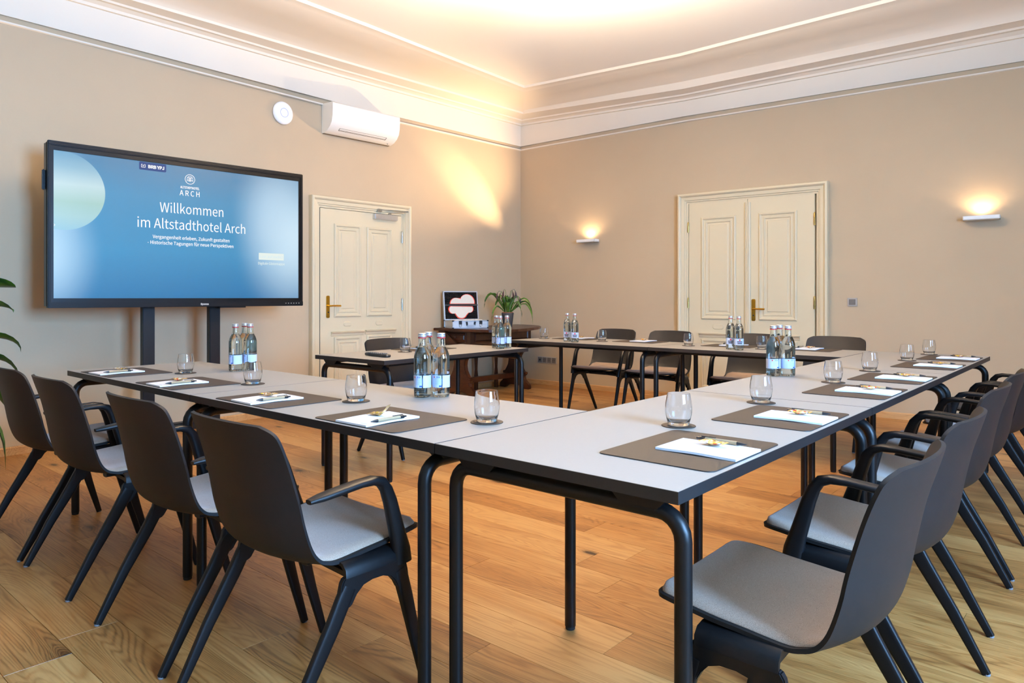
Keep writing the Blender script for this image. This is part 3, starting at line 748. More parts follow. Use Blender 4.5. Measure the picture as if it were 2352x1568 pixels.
def make_chair(name, arms, label):
    t = empty(name, (0, 0, 0), label=label, cat='chair')
    make_shell(0, 14, 56, 20, 1, -.005, .009).build('seat_shell', 'shell', t, smooth=True, angle=50)
    make_shell(.52, 7.8, 44, 24, .948, .0045, .013, .10).build('seat_pad', 'felt', t, smooth=True, angle=70)
    # under-seat carrier
    uf = MB()
    for yy in (.105, -.01): uf.sweep([(-.248, yy, .398), (-.12, yy, .404), (.12, yy, .404), (.248, yy, .398)], (.016, .012), 8, 3.5)
    for sx in (-1, 1): uf.sweep([(sx * .10, .15, .410), (sx * .10, -.06, .410)], (.02, .012), 8, 3.5)
    uf.build('seat_carrier', 'frameplastic', t, smooth=True)
    for sx in (-1, 1):
        # side bracket: flange wrapping the shell edge over an A-shaped plate that the legs grow from
        sb = MB()
        fl_ = [(.190, .4235), (.222, .4265), (.242, .4235), (.254, .412), (.2575, .395), (.2655, .395), (.263, .417), (.249, .4315), (.224, .4355), (.190, .4325)]
        ys_ = [(-.040, .0), (-.034, 1.0), (.130, 1.0), (.136, .0)]
        rows_ = []
        for yy_, f_ in ys_:
            k_ = .985 if f_ == 0 else 1
            rows_ += [(sx * (.19 + (x_ - .19) * k_), yy_, z_) for x_, z_ in fl_]
        nf = len(fl_)
        sb.add(rows_, [(r_ * nf + i_, r_ * nf + (i_ + 1) % nf, (r_ + 1) * nf + (i_ + 1) % nf, (r_ + 1) * nf + i_) for r_ in range(3) for i_ in range(nf)] + [tuple(range(nf)), tuple(range(3 * nf, 4 * nf))])
        pl_ = [(-.044, .400), (.146, .400), (.160, .388), (.166, .365), (.170, .335), (.150, .318), (.132, .322), (.120, .344), (.104, .362), (.080, .371), (.045, .372), (.016, .366), (-.006, .348), (-.022, .324), (-.044, .316), (-.066, .330), (-.058, .362), (-.052, .388)]
        pb_ = MB(); pb_.prism(pl_, sx * .246, sx * .2655, 'x')
        pb_.build('side_plate', 'frameplastic', t, smooth=True, angle=35, bevel=.003)
        sb.build('side_bracket', 'frameplastic', t, smooth=True, angle=50)
        def leg(pts, sz, foot):
            lb = MB(); lb.sweep(pts, sz, 16, 4.5, up=(1, 0, 0)); lo = lb.build('leg', 'frameplastic', t, smooth=True, angle=50)
            g = MB(); g.lathe([(.0001, 0), (.009, 0), (.010, .002), (.010, .007), (.0001, .007)], 12); go = g.build('glide', 'glide', lo); go.location = foot
        # rear leg
        leg([(sx * .2565, -.028, .372), (sx * .2568, -.044, .345), (sx * .257, -.074, .29), (sx * .257, -.150, .165), (sx * .255, -.238, .004)],
            [(.022, .0105), (.0225, .0105), (.0215, .0105), (.0175, .010), (.0115, .010)], (sx * .255, -.238, 0))
        # front leg
        leg([(sx * .2565, .138, .372), (sx * .2568, .147, .345), (sx * .257, .163, .29), (sx * .257, .196, .165), (sx * .255, .242, .004)],
            [(.020, .0105), (.0215, .0105), (.0205, .0105), (.0165, .010), (.0115, .010)], (sx * .255, .242, 0))
        if arms:
            ab = MB()
            pts = [(.150, .388), (.146, .425), (.133, .470), (.118, .520), (.103, .570), (.090, .603), (.073, .625), (.045, .634), (0.0, .634), (-.06, .628), (-.115, .622), (-.150, .618)]
            wds = [.018, .017, .016, .015, .015, .016, .018, .020, .022, .022, .020, .012]
            hts = [.030, .027, .023, .021, .019, .017, .015, .012, .010, .010, .009, .006]
            ab.sweep([(sx * (.254 + .008 * min(1, i / 4)), p[0], p[1]) for i, p in enumerate(pts)], [(a, b) for a, b in zip(wds, hts)], 14, 3.0, up=(0, -.4, 1))
            ab.build('armrest', 'frameplastic', t, smooth=True, angle=60)
    return t
ch_plain = make_chair('conference_chair', False, 'armless charcoal chair with taupe felt pad, closest to the camera at the bottom right')
ch_plain.location = (-.545, 1.625, 0); ch_plain.rotation_euler = (0, 0, R(90)); ch_plain['group'] = 'chairs around the tables'
ch = make_chair('conference_armchair', True, 'charcoal armchair in the front row nearest the big leafy plant')
ch.location = (-3.80, 1.13, 0); ch['group'] = 'chairs around the tables'
CH = [(-3.20, 1.13, 0, 'charcoal armchair in the front row, second from the big leafy plant'),
      (-2.398, 1.13, 0, 'charcoal armchair in the front row, third from the big leafy plant'),
      (-1.775, 1.13, 0, 'charcoal armchair in the front row, fourth from the plant, nearest the corner'),
      (-.550, 2.25, 90, 'charcoal armchair just behind the armless chair on the right side'),
      (-.575, 3.05, 90, 'charcoal armchair on the right side, third from the camera, back seen brown'),
      (-.580, 3.66, 90, 'charcoal armchair on the right side, fourth from the camera'),
      (-.560, 4.46, 90, 'charcoal armchair on the right side, fifth from the camera'),
      (-.540, 5.09, 90, 'charcoal armchair on the right side, farthest from the camera'),
      (-3.775, 5.69, 180, 'charcoal armchair behind the back row nearest the antique table'),
      (-3.180, 5.69, 180, 'charcoal armchair behind the back row, second from the antique table'),
      (-2.370, 5.69, 180, 'charcoal armchair behind the back row in front of the double door'),
      (-1.735, 5.69, 180, 'charcoal armchair behind the back row, farthest right of its row'),
      (-4.000, 3.42, -88, 'charcoal armchair behind the free-standing table in front of the left door')]
for x_, y_, rz, lab in CH: dup(ch, (x_, y_, 0), R(rz), lab, 'chairs around the tables')

# ------------------------------------------------------------------ place settings
def make_mat():
    t = empty('placemat', label='', cat='placemat')
    p = roundrect(.400, .302, .022, 6); q = [(a * .996, b * .995) for a, b in p]; n = len(p)
    mb = MB(); mb.add([(a, b, .0002) for a, b in p] + [(a, b, .0022) for a, b in p] + [(a, b, .0022) for a, b in q], [(i, (i + 1) % n, n + (i + 1) % n, n + i) for i in range(n)] + [(n + i, n + (i + 1) % n, 2 * n + (i + 1) % n, 2 * n + i) for i in range(n)])
    mb.build('mat_edge', 'matedge', t)
    mb = MB(); mb.prism(q, .0004, .0026); mb.build('mat_surface', 'mat', t)
    return t
def make_pad():
    t = empty('notepad', label='', cat='notepad')
    nx, ny = 1, 10; w_, h_ = .148, .208
    vs = []; 
    def lift(v): return .0022 * math.sin(math.pi * v) ** 2 * 1.0 + .0035 * max(0, v - .72) ** 1.5
    for z in (0, .0055):
        for j in range(ny + 1):
            v = j / ny
            for i in range(2): vs.append((-w_ / 2 + i * w_, -h_ / 2 + v * h_, z + lift(v) + (0 if z else 0)))
    n = (ny + 1) * 2; fs = []
    for j in range(ny):
        a = j * 2; fs += [(a, a + 2, a + 3, a + 1), (n + a, n + a + 1, n + a + 3, n + a + 2), (a, n + a, n + a + 2, a + 2), (a + 1, a + 3, n + a + 3, n + a + 1)]
    fs += [(0, 1, n + 1, n), (ny * 2, n + ny * 2, n + ny * 2 + 1, ny * 2 + 1)]
    mb = MB(); mb.add(vs, fs); mb.build('page_block', 'paper', t, smooth=False)
    pr = MB()
    pr.box(.042, .060, .085, .0875, .0080, .0083); pr.box(.045, .057, .0895, .0905, .0080, .0083)
    pr.box(.03, .062, -.092, -.0908, .0057, .0060); pr.box(.03, .056, -.0885, -.0875, .0057, .0060)
    pr.build('printed_mark', 'print', t)
    return t
def make_pen():
    t = empty('ballpoint_pen', label='', cat='pen')
    L_ = .142; r_ = .0052
    mb = MB(); mb.sweep([(0, -.046, r_), (0, .040, r_)], (r_, r_), 14, up=(0, 0, 1)); mb.build('barrel', 'kraft', t, smooth=True, angle=40)
    mb = MB(); mb.sweep([(0, -.071, r_), (0, -.068, r_), (0, -.060, r_), (0, -.047, r_), (0, -.046, r_)], [(.0008, .0008), (.0016, .0016), (.0032, .0032), (.0054, .0054), (.0054, .0054)], 14); mb.build('tip', 'blackplastic', t, smooth=True, angle=40)
    mb = MB(); mb.sweep([(0, .039, r_), (0, .052, r_), (0, .055, r_), (0, .0551, r_), (0, .064, r_)], [(.0055, .0055), (.0055, .0055), (.005, .005), (.003, .003), (.003, .003)], 12); mb.build('push_button', 'blackplastic', t, smooth=True, angle=40)
    mb = MB(); mb.box(-.002, .002, .012, .050, r_ + .0058, r_ + .0072); mb.box(-.002, .002, .046, .050, r_ + .003, r_ + .0065); mb.build('clip', 'blackplastic', t)
    mb = MB()
    for k in range(5): mb.box(-.0006, .0006, -.006 + k * .0042, -.0038 + k * .0042, r_ * 1.98, r_ * 2.03)
    mb.build('printed_mark', 'labeldark', t)
    return t
def make_candy(kind):
    rnd = random.Random(kind + 3)
    t = empty('wrapped_sweet', label='', cat='sweet')
    nx, ny = 14, 7; vs = []; fs = []
    L_, W_ = (.054, .035)
    for z in (-1, 1):
        for i in range(nx + 1):
            u = i / nx
            for j in range(ny + 1):
                v = j / ny
                puff = (math.sin(math.pi * u) ** .6) * (math.sin(math.pi * v) ** .6)
                wob = .0022 * math.sin(u * 9 + kind) * math.cos(v * 7 + kind * 2) * puff
                lift = (.016 * max(0, (u - .6) / .4) ** 1.6 if kind == 1 else .008 * abs(u - .5) ** 1.5 * 2)
                wd = W_ * (1 - (.35 * abs(u - .5) if kind != 0 else .1 * math.sin(u * 6)))
                vs.append(((u - .5) * L_, (v - .5) * wd + .004 * math.sin(u * 5 + kind), max(.0006, .0068 + z * .0062 * puff + wob) + lift))
    m_ = (nx + 1) * (ny + 1)
    for i in range(nx):
        for j in range(ny):
            a = i * (ny + 1) + j
            fs += [(m_ + a, m_ + a + ny + 1, m_ + a + ny + 2, m_ + a + 1), (a, a + 1, a + ny + 2, a + ny + 1)]
    mb = MB(); mb.add(vs, fs)
    mb.build('wrapper', 'candy', t, smooth=True, angle=60)
    for s_ in (-1, 1):
        e = MB(); zz = .0075 + ((.016 if s_ > 0 else 0) if kind == 1 else .004); n = 8; vv = []
        up = .010 if (kind == 1 and s_ > 0) else .001
        for k in range(n + 1):
            v = k / n - .5; zig = .0016 * (k % 2)
            vv += [(s_ * L_ / 2, v * W_ * .8, zz + .0003), (s_ * (L_ / 2 + .006 + zig), v * W_ * .95, zz - .003 * (up < .005) + up + .0018 * (k % 2)), ]
        ff = [(2 * k, 2 * k + 1, 2 * k + 3, 2 * k + 2) for k in range(n)]
        off = len(vv); vv += [(a, b, c - .0006) for a, b, c in vv]; ff += [tuple(i + off for i in reversed(f)) for f in ff]
        e.add(vv, ff); e.build('crimped_end', 'candyend', t)
    return t
def make_coaster():
    mb = MB(); mb.lathe([(.0001, .0002), (.0495, .0002), (.050, .0008), (.050, .0018), (.0495, .0024), (.0001, .0024)], 36)
    return tag(mb.build('coaster', 'mat', smooth=True, angle=40), 'c', 'coaster')
def make_glass():
    t = empty('water_glass', label='', cat='glass')
    outer = [(.0001, 0), (.026, 0), (.0295, .002), (.0325, .010), (.0365, .024), (.0393, .042), (.0392, .056), (.0372, .072), (.0345, .088), (.0335, .0945)]
    inner = [(.0325, .0948), (.0333, .088), (.0359, .072), (.0378, .056), (.0379, .042), (.0348, .024), (.031, .014), (.027, .0105), (.0001, .0100)]
    mb = MB(); mb.lathe(outer + inner, 32); mb.build('tumbler', 'glass', t, smooth=True, angle=60)
    return t
SEATS = []   # (x, y, rz person facing, phrase)
ph_n = ['nearest the display', 'second from the display end', 'third from the display end', 'at the corner end']
for x_, p in zip((-3.824, -3.137, -2.393, -1.739), ph_n): SEATS.append((x_, 1.421, 0, 'on the front row ' + p))
ph_c = ['nearest the camera', 'second from the camera', 'third from the camera', 'fourth from the camera', 'fifth from the camera', 'farthest from the camera']
for y_, p in zip((1.637, 2.255, 3.068, 3.673, 4.465, 5.089), ph_c): SEATS.append((-.826, y_, 90, 'on the right-hand column ' + p))
ph_f = ['nearest the antique table', 'second from the antique table', 'third from the antique table', 'nearest the right-hand column']
for x_, p in zip((-3.79, -3.14, -2.32, -1.75), ph_f): SEATS.append((x_, 5.287, 180, 'on the back row ' + p))
SEATS.append((-3.90, 3.50, -88.5, 'on the free-standing table beside the remote'))
mat0, pad0, pen0, coa0, gla0 = make_mat(), make_pad(), make_pen(), make_coaster(), make_glass()
can = [make_candy(0), make_candy(1), make_candy(2)]
usedc = set()
for i, (x_, y_, rz, ph) in enumerate(SEATS):
    rr = R(rz); rnd = random.Random(40 + i)
    def W(u, v): return (x_ + u * math.cos(rr) - v * math.sin(rr), y_ + u * math.sin(rr) + v * math.cos(rr))
    def put(o, u, v, z, a, label, group):
        px, py = W(u, v)
        if i == 0:
            o.location = (px, py, z); o.rotation_euler = (0, 0, rr + a); o['label'] = label; o['group'] = group; return o
        return dup(o, (px, py, z), rr + a, label, group)
    put(mat0, 0, 0, TH, 0, 'dark brown rounded placemat ' + ph, 'placemats on the tables')
    put(pad0, .0 + rnd.uniform(-.006, .006), -.045, TH + .0027, rnd.uniform(-.03, .03), 'white notepad ' + ph, 'notepads on the placemats')
    put(pen0, .066, -.052 + rnd.uniform(-.008, .008), TH + .0106, rnd.uniform(-.03, .03), 'kraft paper pen on the notepad edge ' + ph, 'pens by the notepads')
    kd = {0: 0, 1: 2, 3: 1, 4: 2, 9: 0}.get(i, 2 if i % 2 else 0)
    cx, cy = W(-.012 if rz else -.028, -.028 + rnd.uniform(-.01, .01)); ca = rr + (R(-20) if rz == 90 else R(15)) + rnd.uniform(-.4, .4)
    if rz == 90: cx, cy = W(.022, -.05); ca = rr + R(100) + rnd.uniform(-.3, .3)
    lab = ('gold printed sweet wrapper ' if kd != 1 else 'gold printed sweet with an upturned end ') + ph
    if kd not in usedc:
        o = can[kd]; o.location = (cx, cy, TH + .0105); o.rotation_euler = (0, 0, ca); o['label'] = lab; o['group'] = 'wrapped sweets on the notepads'; usedc.add(kd)
    else: dup(can[kd], (cx, cy, TH + .0105), ca, lab, 'wrapped sweets on the notepads')
    gu, gv = (.27, .155)
    if rz == 90: gu, gv = (.262, .165)
    if i in (4,): gu = .265
    if i == 9: gu = .270
    gx, gy = W(gu, gv)
    GL = {0: (-3.555, 1.598), 1: (-2.889, 1.592), 2: (-2.124, 1.575), 3: (-1.469, 1.573), 4: (-1.000, 1.902), 5: (-.994, 2.513), 6: (-.987, 3.321), 7: (-.997, 3.958), 8: (-.994, 4.762), 9: (-.989, 5.365), 10: (-4.055, 5.118), 11: (-3.406, 5.101), 12: (-2.591, 5.092), 13: (-2.018, 5.118), 14: (-3.790, 3.225)}
    gx, gy = GL[i]
    if i == 0:
        coa0.location = (gx, gy, TH); coa0['label'] = 'round dark coaster ' + ph; coa0['group'] = 'coasters under the glasses'
        gla0.location = (gx, gy, TH + .0026); gla0['label'] = 'empty clear tumbler ' + ph; gla0['group'] = 'water glasses on coasters'
    else:
        dup(coa0, (gx, gy, TH), 0, 'round dark coaster ' + ph, 'coasters under the glasses')
        dup(gla0, (gx, gy, TH + .0026), rnd.uniform(0, 3), 'empty clear tumbler ' + ph, 'water glasses on coasters')

# ------------------------------------------------------------------ water bottles
def arcpatch(mb, r_, a0, a1, z0, z1, n=8):
    vs = []
    for i in range(n + 1):
        a = R(a0 + (a1 - a0) * i / n)
        for z in (z0, z1): vs.append((r_ * math.cos(a), r_ * math.sin(a), z))
    k = len(vs)
    for i in range(n + 1):
        a = R(a0 + (a1 - a0) * i / n)
        for z in (z0, z1): vs.append(((r_ - .0003) * math.cos(a), (r_ - .0003) * math.sin(a), z))
    fs = [(2 * i, 2 * i + 2, 2 * i + 3, 2 * i + 1) for i in range(n)] + [(k + 2 * i, k + 2 * i + 1, k + 2 * i + 3, k + 2 * i + 2) for i in range(n)]
    fs += [(2 * i, k + 2 * i, k + 2 * i + 2, 2 * i + 2) for i in range(n)] + [(2 * i + 1, 2 * i + 3, k + 2 * i + 3, k + 2 * i + 1) for i in range(n)]
    mb.add(vs, fs)
def make_bottle():
    t = empty('water_bottle', label='', cat='bottle')
    out = [(.0001, .003), (.020, .002), (.027, 0), (.0305, .003), (.0325, .010), (.0328, .04), (.0328, .145), (.0322, .155), (.0295, .166), (.0255, .177), (.0200, .187), (.0162, .196), (.0150, .207), (.0144, .222), (.0142, .231)]
    inn = [(.0120, .231), (.0122, .222), (.0130, .207), (.0143, .196), (.0180, .186), (.0237, .1755), (.0277, .1645), (.0303, .154), (.0308, .145), (.0308, .012), (.028, .008), (.0001, .010)]
    mb = MB(); mb.lathe(out + inn, 36); mb.build('bottle_glass', 'bottleglass', t, smooth=True, angle=60)
    wt = [(.0001, .0098), (.0281, .0078), (.0310, .012), (.0310, .145), (.0305, .154), (.0279, .1645), (.0239, .1755), (.0182, .186), (.0166, .190), (.0001, .190)]
    mb = MB(); mb.lathe(wt, 36); mb.build('water', 'water', t, smooth=True, angle=60)
    cp = MB(); cp.lathe([(.0001, .244), (.0135, .244), (.0153, .2425), (.0156, .239), (.0150, .2375), (.0150, .236), (.0158, .2345), (.0160, .230), (.0148, .228), (.0143, .228)], 28); cp.build('screw_cap', 'cap', t, smooth=True, angle=40)
    cr = MB(); cr.lathe([(.0144, .228), (.0163, .228), (.0163, .2245), (.0144, .2240)], 28); cr.build('cap_ring', 'capring', t)
    lb = MB(); arcpatch(lb, .0332, -76, 276, .038, .084, 44); lo = lb.build('label', 'label', t)
    # back label print (towards -Y) and front print (towards +Y)
    b = MB(); arcpatch(b, .0334, 272 - 12 + 0, 272 + 8, .041, .0465, 5); b.build('label_print', 'labelblue', lo)
    b = MB()
    for k in range(7): arcpatch(b, .0334, 250 - 20, 250 + 32, .0505 + k * .0034, .0505 + k * .0034 + .0013, 6)
    b.build('label_print', 'labelgrey', lo)
    b = MB()
    for k in range(3): arcpatch(b, .0334, 244 + k * 9, 248.5 + k * 9, .0745, .0810, 2)
    b.build('label_print', 'labelblue', lo)
    b = MB(); arcpatch(b, .0334, 218, 228, .0745, .0805, 3); arcpatch(b, .0334, 84, 104, .068, .080, 4); b.build('label_print', 'labelred', lo)
    b = MB(); arcpatch(b, .0334, 62, 126, .0575, .0655, 8); arcpatch(b, .0334, 66, 122, .0450, .0540, 8); b.build('label_print', 'labeldark', lo)
    return t
bt0 = make_bottle()
BT = [(-3.468, 1.815, 30, 'on the front row below the display, left one of the trio'),
      (-3.446, 1.884, 25, 'on the front row below the display, right one of the trio'),
      (-3.530, 1.900, 10, 'on the front row below the display, rear one of the trio'),
      (-2.033, 1.816, 38, 'in the large front trio beside the tall tumblers, left one'),
      (-1.984, 1.868, 42, 'in the large front trio beside the tall tumblers, right one'),
      (-2.086, 1.894, 10, 'in the large front trio beside the tall tumblers, rear one'),
      (-3.567, 3.924, 20, 'on the free-standing table, left one of the trio'),
      (-3.488, 3.880, 35, 'on the free-standing table, middle one of the trio'),
      (-3.505, 3.975, 25, 'on the free-standing table, right one of the trio'),
      (-3.633, 4.905, 200, 'on the back row nearest the antique table, left one of the pair'),
      (-3.515, 4.851, 215, 'on the back row nearest the antique table, right one of the pair'),
      (-2.184, 4.950, 200, 'on the back row before the double door, left one of the pair'),
      (-2.103, 4.908, 210, 'on the back row before the double door, right one of the pair'),
      (-1.290, 3.414, 60, 'on the right-hand column, left one of the trio'),
      (-1.236, 3.461, 70, 'on the right-hand column, right one of the trio'),
      (-1.300, 3.520, 20, 'on the right-hand column, rear one of the trio')]
for i, (x_, y_, rz, ph) in enumerate(BT):
    lab = 'clear water bottle ' + ph
    if i == 0: bt0.location = (x_, y_, TH); bt0.rotation_euler = (0, 0, R(rz)); bt0['label'] = lab; bt0['group'] = 'water bottles on the tables'
    else: dup(bt0, (x_, y_, TH), R(rz), lab, 'water bottles on the tables')

# ------------------------------------------------------------------ remote control
rc = empty('remote_control', (-3.635, 2.865, TH), R(-3), 'black remote control at the near end of the free-standing table', 'remote control')
mb = MB(); mb.sweep([(-.118, 0, .012), (-.112, 0, .012), (-.06, 0, .012), (0, 0, .0115), (.07, 0, .011), (.112, 0, .010), (.118, 0, .010)], [(.012, .006), (.023, .010), (.025, .0115), (.022, .010), (.023, .0105), (.021, .009), (.012, .005)], 12, 3.5); mb.build('body', 'blackplastic', rc, smooth=True, angle=60)
mb = MB()
for i in range(9):
    for j in (-1, 0, 1): mb.box(-.1 + i * .022 - .005, -.1 + i * .022 + .005, j * .013 - .0035, j * .013 + .0035, .021, .0242)
mb.build('buttons', 'greydark', rc)
mb = MB(); mb.lathe([(.0001, .0235), (.009, .0235), (.011, .0225), (.011, .02)], 18, (.012, 0, 0)); mb.build('navigation_ring', 'grey', rc)

# ------------------------------------------------------------------ large display on its stand
p0 = Vector((-5.469, 1.530)); p1 = Vector((-5.371, 3.409))
TW = (p1 - p0).length; tz0, tz1 = 1.048, 2.176; TVH = tz1 - tz0
tv = empty('presentation_display', (p0.x, p0.y, 0), math.atan2(p1.y - p0.y, p1.x - p0.x), 'large dark-framed display with blue welcome slide on a black stand', 'display')
mb = MB(); mb.box(0, TW, -.002, .085, tz0, tz1); mb.build('housing', 'tvdark', tv, bevel=.012)
mb = MB(); bz = .030; zb = .066; ztp = .062
prof = [(0, 0), (0, .006)]
mb.box(0, TW, -.030, -.002, tz0, tz0 + zb * .62); mb.box(0, TW, -.026, -.002, tz1 - ztp * .52, tz1)
mb.box(0, .020, -.026, -.002, tz0 + .02, tz1 - .02); mb.box(TW - .020, TW, -.026, -.002, tz0 + .02, tz1 - .02)
mb.build('outer_frame', 'tvframe', tv, bevel=.004)
mb = MB()
mb.box(.02, TW - .02, -.020, -.002, tz0 + .04, tz0 + zb); mb.box(.02, TW - .02, -.018, -.002, tz1 - ztp, tz1 - .032)
mb.box(.018, .036, -.018, -.002, tz0 + .04, tz1 - .03); mb.box(TW - .036, TW - .018, -.018, -.002, tz0 + .04, tz1 - .03)
mb.build('inner_bezel', 'tvdark', tv, bevel=.002)
for zz in (tz1 - .012, tz1 - .024):
    mb = MB(); mb.box(.01, TW - .01, -.0285, -.026, zz, zz + .003); mb.build('frame_groove', 'tvdark', tv)
SX0, SX1, SZ0, SZ1 = .036, TW - .036, tz0 + zb, tz1 - ztp
SW, SH = SX1 - SX0, SZ1 - SZ0
scr = MB(); scr.box(0, SW, -.012, -.003, 0, SH); so = scr.build('screen', screenmat(SW, SH), tv); so.location = (SX0, 0, SZ0)
def T(body, u, v, size, mat='whitelight', **kw): return text(body, size, 'screen_text', mat, so, (u * SW, -.0128, v * SH), **kw)
T('Willkommen', .508, .680, .108, width=.478, height=.080, bold=.0)
T('im Altstadthotel Arch', .515, .558, .108, width=.812, height=.080, bold=.0)
T('Vergangenheit erleben, Zukunft gestalten', .508, .453, .05, width=.578, height=.0365, bold=.0002)
T('- Historische Tagungen für neue Perspektiven', .507, .410, .05, width=.645, height=.0365, bold=.0002)
T('ALTSTADTHOTEL', .497, .843, .03, width=.143, height=.0185, bold=.0003)
T('A R C H', .496, .800, .06, width=.150, height=.042, bold=.0002)
T('Digitale Gästemappe', .865, .284, .036, 'buttonlight', width=.235, height=.029)
mb = MB(); mb.box(.803 * SW, .925 * SW, -.0135, -.0122, .316 * SH, .372 * SH); mb.build('screen_button', 'buttonlight', so)
text('Lust auf mehr?', .036, 'screen_text', 'buttontext', so, (.864 * SW, -.0142, .344 * SH), width=.20, height=.024)
mb = MB(); mb.prism([(a + .349 * SW, b + .968 * SH) for a, b in roundrect(.104 * SW, .058 * SH, .008, 3)], -.0135, -.0122, 'y'); mb.build('screen_tag', 'navylight', so)
text('BRB YPJ', .036, 'screen_text', 'whitelight', so, (.362 * SW, -.0142, .967 * SH), bold=.0006, width=.112, height=.025)
def ringmesh(mb, cx, cz, r0, r1, a0, a1, n, y0=-.0142, y1=-.0134):
    o_, i_ = arc(cx, cz, r1, a0, a1, n), arc(cx, cz, r0, a0, a1, n)
    for k in range(n): mb.prism([o_[k], o_[k + 1], i_[k + 1], i_[k]], y0, y1, 'y')
mb = MB(); cx, cz = .3125 * SW, .968 * SH
for sx in (-1, 1):
    mb.box(cx + sx * .013 - .0015, cx + sx * .013 + .0015, -.0142, -.0134, cz - .010, cz + .010)
    mb.box(cx + min(sx * .013, sx * .006), cx + max(sx * .013, sx * .006), -.0142, -.0134, cz + .009, cz + .012)
mb.box(cx - .013, cx - .007, -.0142, -.0134, cz - .012, cz - .009); mb.box(cx + .007, cx + .013, -.0142, -.0134, cz - .012, cz - .009)
ringmesh(mb, cx, cz + .002, .003, .0055, 0, 360, 10); mb.box(cx - .007, cx + .007, -.0142, -.0134, cz - .012, cz - .0085)
mb.build('screen_icon', 'whitelight', so)
mb = MB(); cx, cz = .497 * SW, .908 * SH; rr_ = .038
ringmesh(mb, cx, cz, rr_ - .004, rr_, 0, 360, 36)
for dx in (-.012, 0, .012):
    ringmesh(mb, cx + dx, cz + .004, .0085, .0115, 0, 180, 10)
    for sx in (-1, 1): mb.box(cx + dx + sx * .010 - .0015, cx + dx + sx * .010 + .0015, -.0142, -.0134, cz - .018, cz + .004)
ringmesh(mb, cx, cz + .004, .019, .022, 15, 165, 12)
mb.box(cx - .024, cx + .024, -.0142, -.0134, cz - .009, cz - .006)
mb.build('screen_emblem', 'whitelight', so)
mb = MB(); mb.prism([(.003, .495 * SH - .008), (.011, .495 * SH), (.003, .495 * SH + .008), (.001, .495 * SH + .006), (.007, .495 * SH), (.001, .495 * SH - .006)], -.0135, -.0123, 'y'); mb.build('screen_arrow', 'whitelight', so)
text('iiyama', .026, 'brand_text', 'grey', tv, (.553 * TW, -.0310, tz0 + .019), bold=.0008, width=.062, height=.019)
mb = MB()
for i in range(6): mb.box(TW - .165 + i * .024, TW - .157 + i * .024, -.0308, -.030, tz0 + .020, tz0 + .026)
mb.build('control_button', 'grey', tv)
mb = MB(); mb.box(.62 * TW, .73 * TW, -.026, .0, tz0 - .010, tz0); mb.build('sensor_bar', 'tvdark', tv, bevel=.002)
mb = MB(); mb.box(-.018, -.001, .03, .06, 1.845, 1.985); mb.build('side_camera_mount', 'tvdark', tv, bevel=.006)
for cx_ in (.675, 1.172):
    mb = MB(); mb.box(cx_ - .040, cx_ + .045, .095, .155, .10, 1.5); mb.build('stand_column', 'blackmetal', tv, bevel=.004)
mb = MB(); mb.box(.5, 1.5, .086, .16, 1.22, 1.30); mb.box(.5, 1.5, .086, .16, 1.62, 1.70); mb.build('mount_rail', 'blackmetal', tv)
mb = MB(); mb.box(.66, 1.19, .085, .165, .09, .15); mb.build('stand_crossbar', 'blackmetal', tv, bevel=.004)
for cx_ in (.677, 1.174):
    mb = MB(); mb.box(cx_ - .035, cx_ + .035, -.27, .42, .07, .11); f_ = mb.build('stand_foot', 'blackmetal', tv, bevel=.006)
    for yy in (-.24, .385):
        c_ = MB(); c_.lathe([(.0001, -.012), (.026, -.012), (.033, -.008), (.033, .008), (.026, .012), (.0001, .012)], 18); k_ = c_.build('caster', 'rubber', f_, smooth=True); k_.rotation_euler = (0, R(90), 0); k_.location = (cx_, yy, .034)

# ------------------------------------------------------------------ wall devices
ac = empty('air_conditioner', onBC(.01, .012) + (2.772,), RZ_BC, 'white wall-mounted air conditioner under the cornice', 'air conditioner')
prof = [(0, 0), (-.045, .0), (-.100, .018), (-.150, .052), (-.182, .095), (-.196, .15), (-.200, .21), (-.200, .275), (-.185, .287), (-.06, .292), (0, .292)]
mb = MB(); mb.prism(prof, 0, .835, 'x'); mb.build('body', 'acwhite', ac, smooth=True, angle=25, bevel=0)
mb = MB(); mb.prism([(a * 1.004, b * 1.0 + (-.001)) for a, b in prof], .004, .008, 'x'); 
def onprof(s0, d):  # point on the slanted lower face
    a, b = (-.1035, .0195), (-.146, .0488)
    t_ = s0; x_ = a[0] + (b[0] - a[0]) * t_; z_ = a[1] + (b[1] - a[1]) * t_
    return x_ - d * .57, z_ - d * .82
for t_, w_ in ((.28, .006), (.46, .006), (.95, .003)):
    mb = MB(); a = onprof(t_, .0022); b = onprof(t_ + w_ * 8, .0022); c = onprof(t_ + w_ * 8, -.004); d_ = onprof(t_, -.004)
    mb.prism([a, b, c, d_], .12, .70, 'x'); mb.build('louvre_slot', 'acdark', ac)
mb = MB(); a = onprof(.28, .0022); b = onprof(.97, .0022); c = onprof(.92, -.003); d_ = onprof(.3, -.003)
mb.prism([a, b, c, d_], .118, .122, 'x'); mb.prism([a, b, c, d_], .698, .702, 'x'); mb.build('louvre_end_line', 'acdark', ac)
mb = MB(); mb.box(.765, .775, -.072, -.066, .002, .007); mb.build('indicator', 'greydark', ac)
mb = MB(); mb.box(.01, .825, -.030, -.002, -.004, .0); mb.build('bottom_seam', 'acdark', ac)

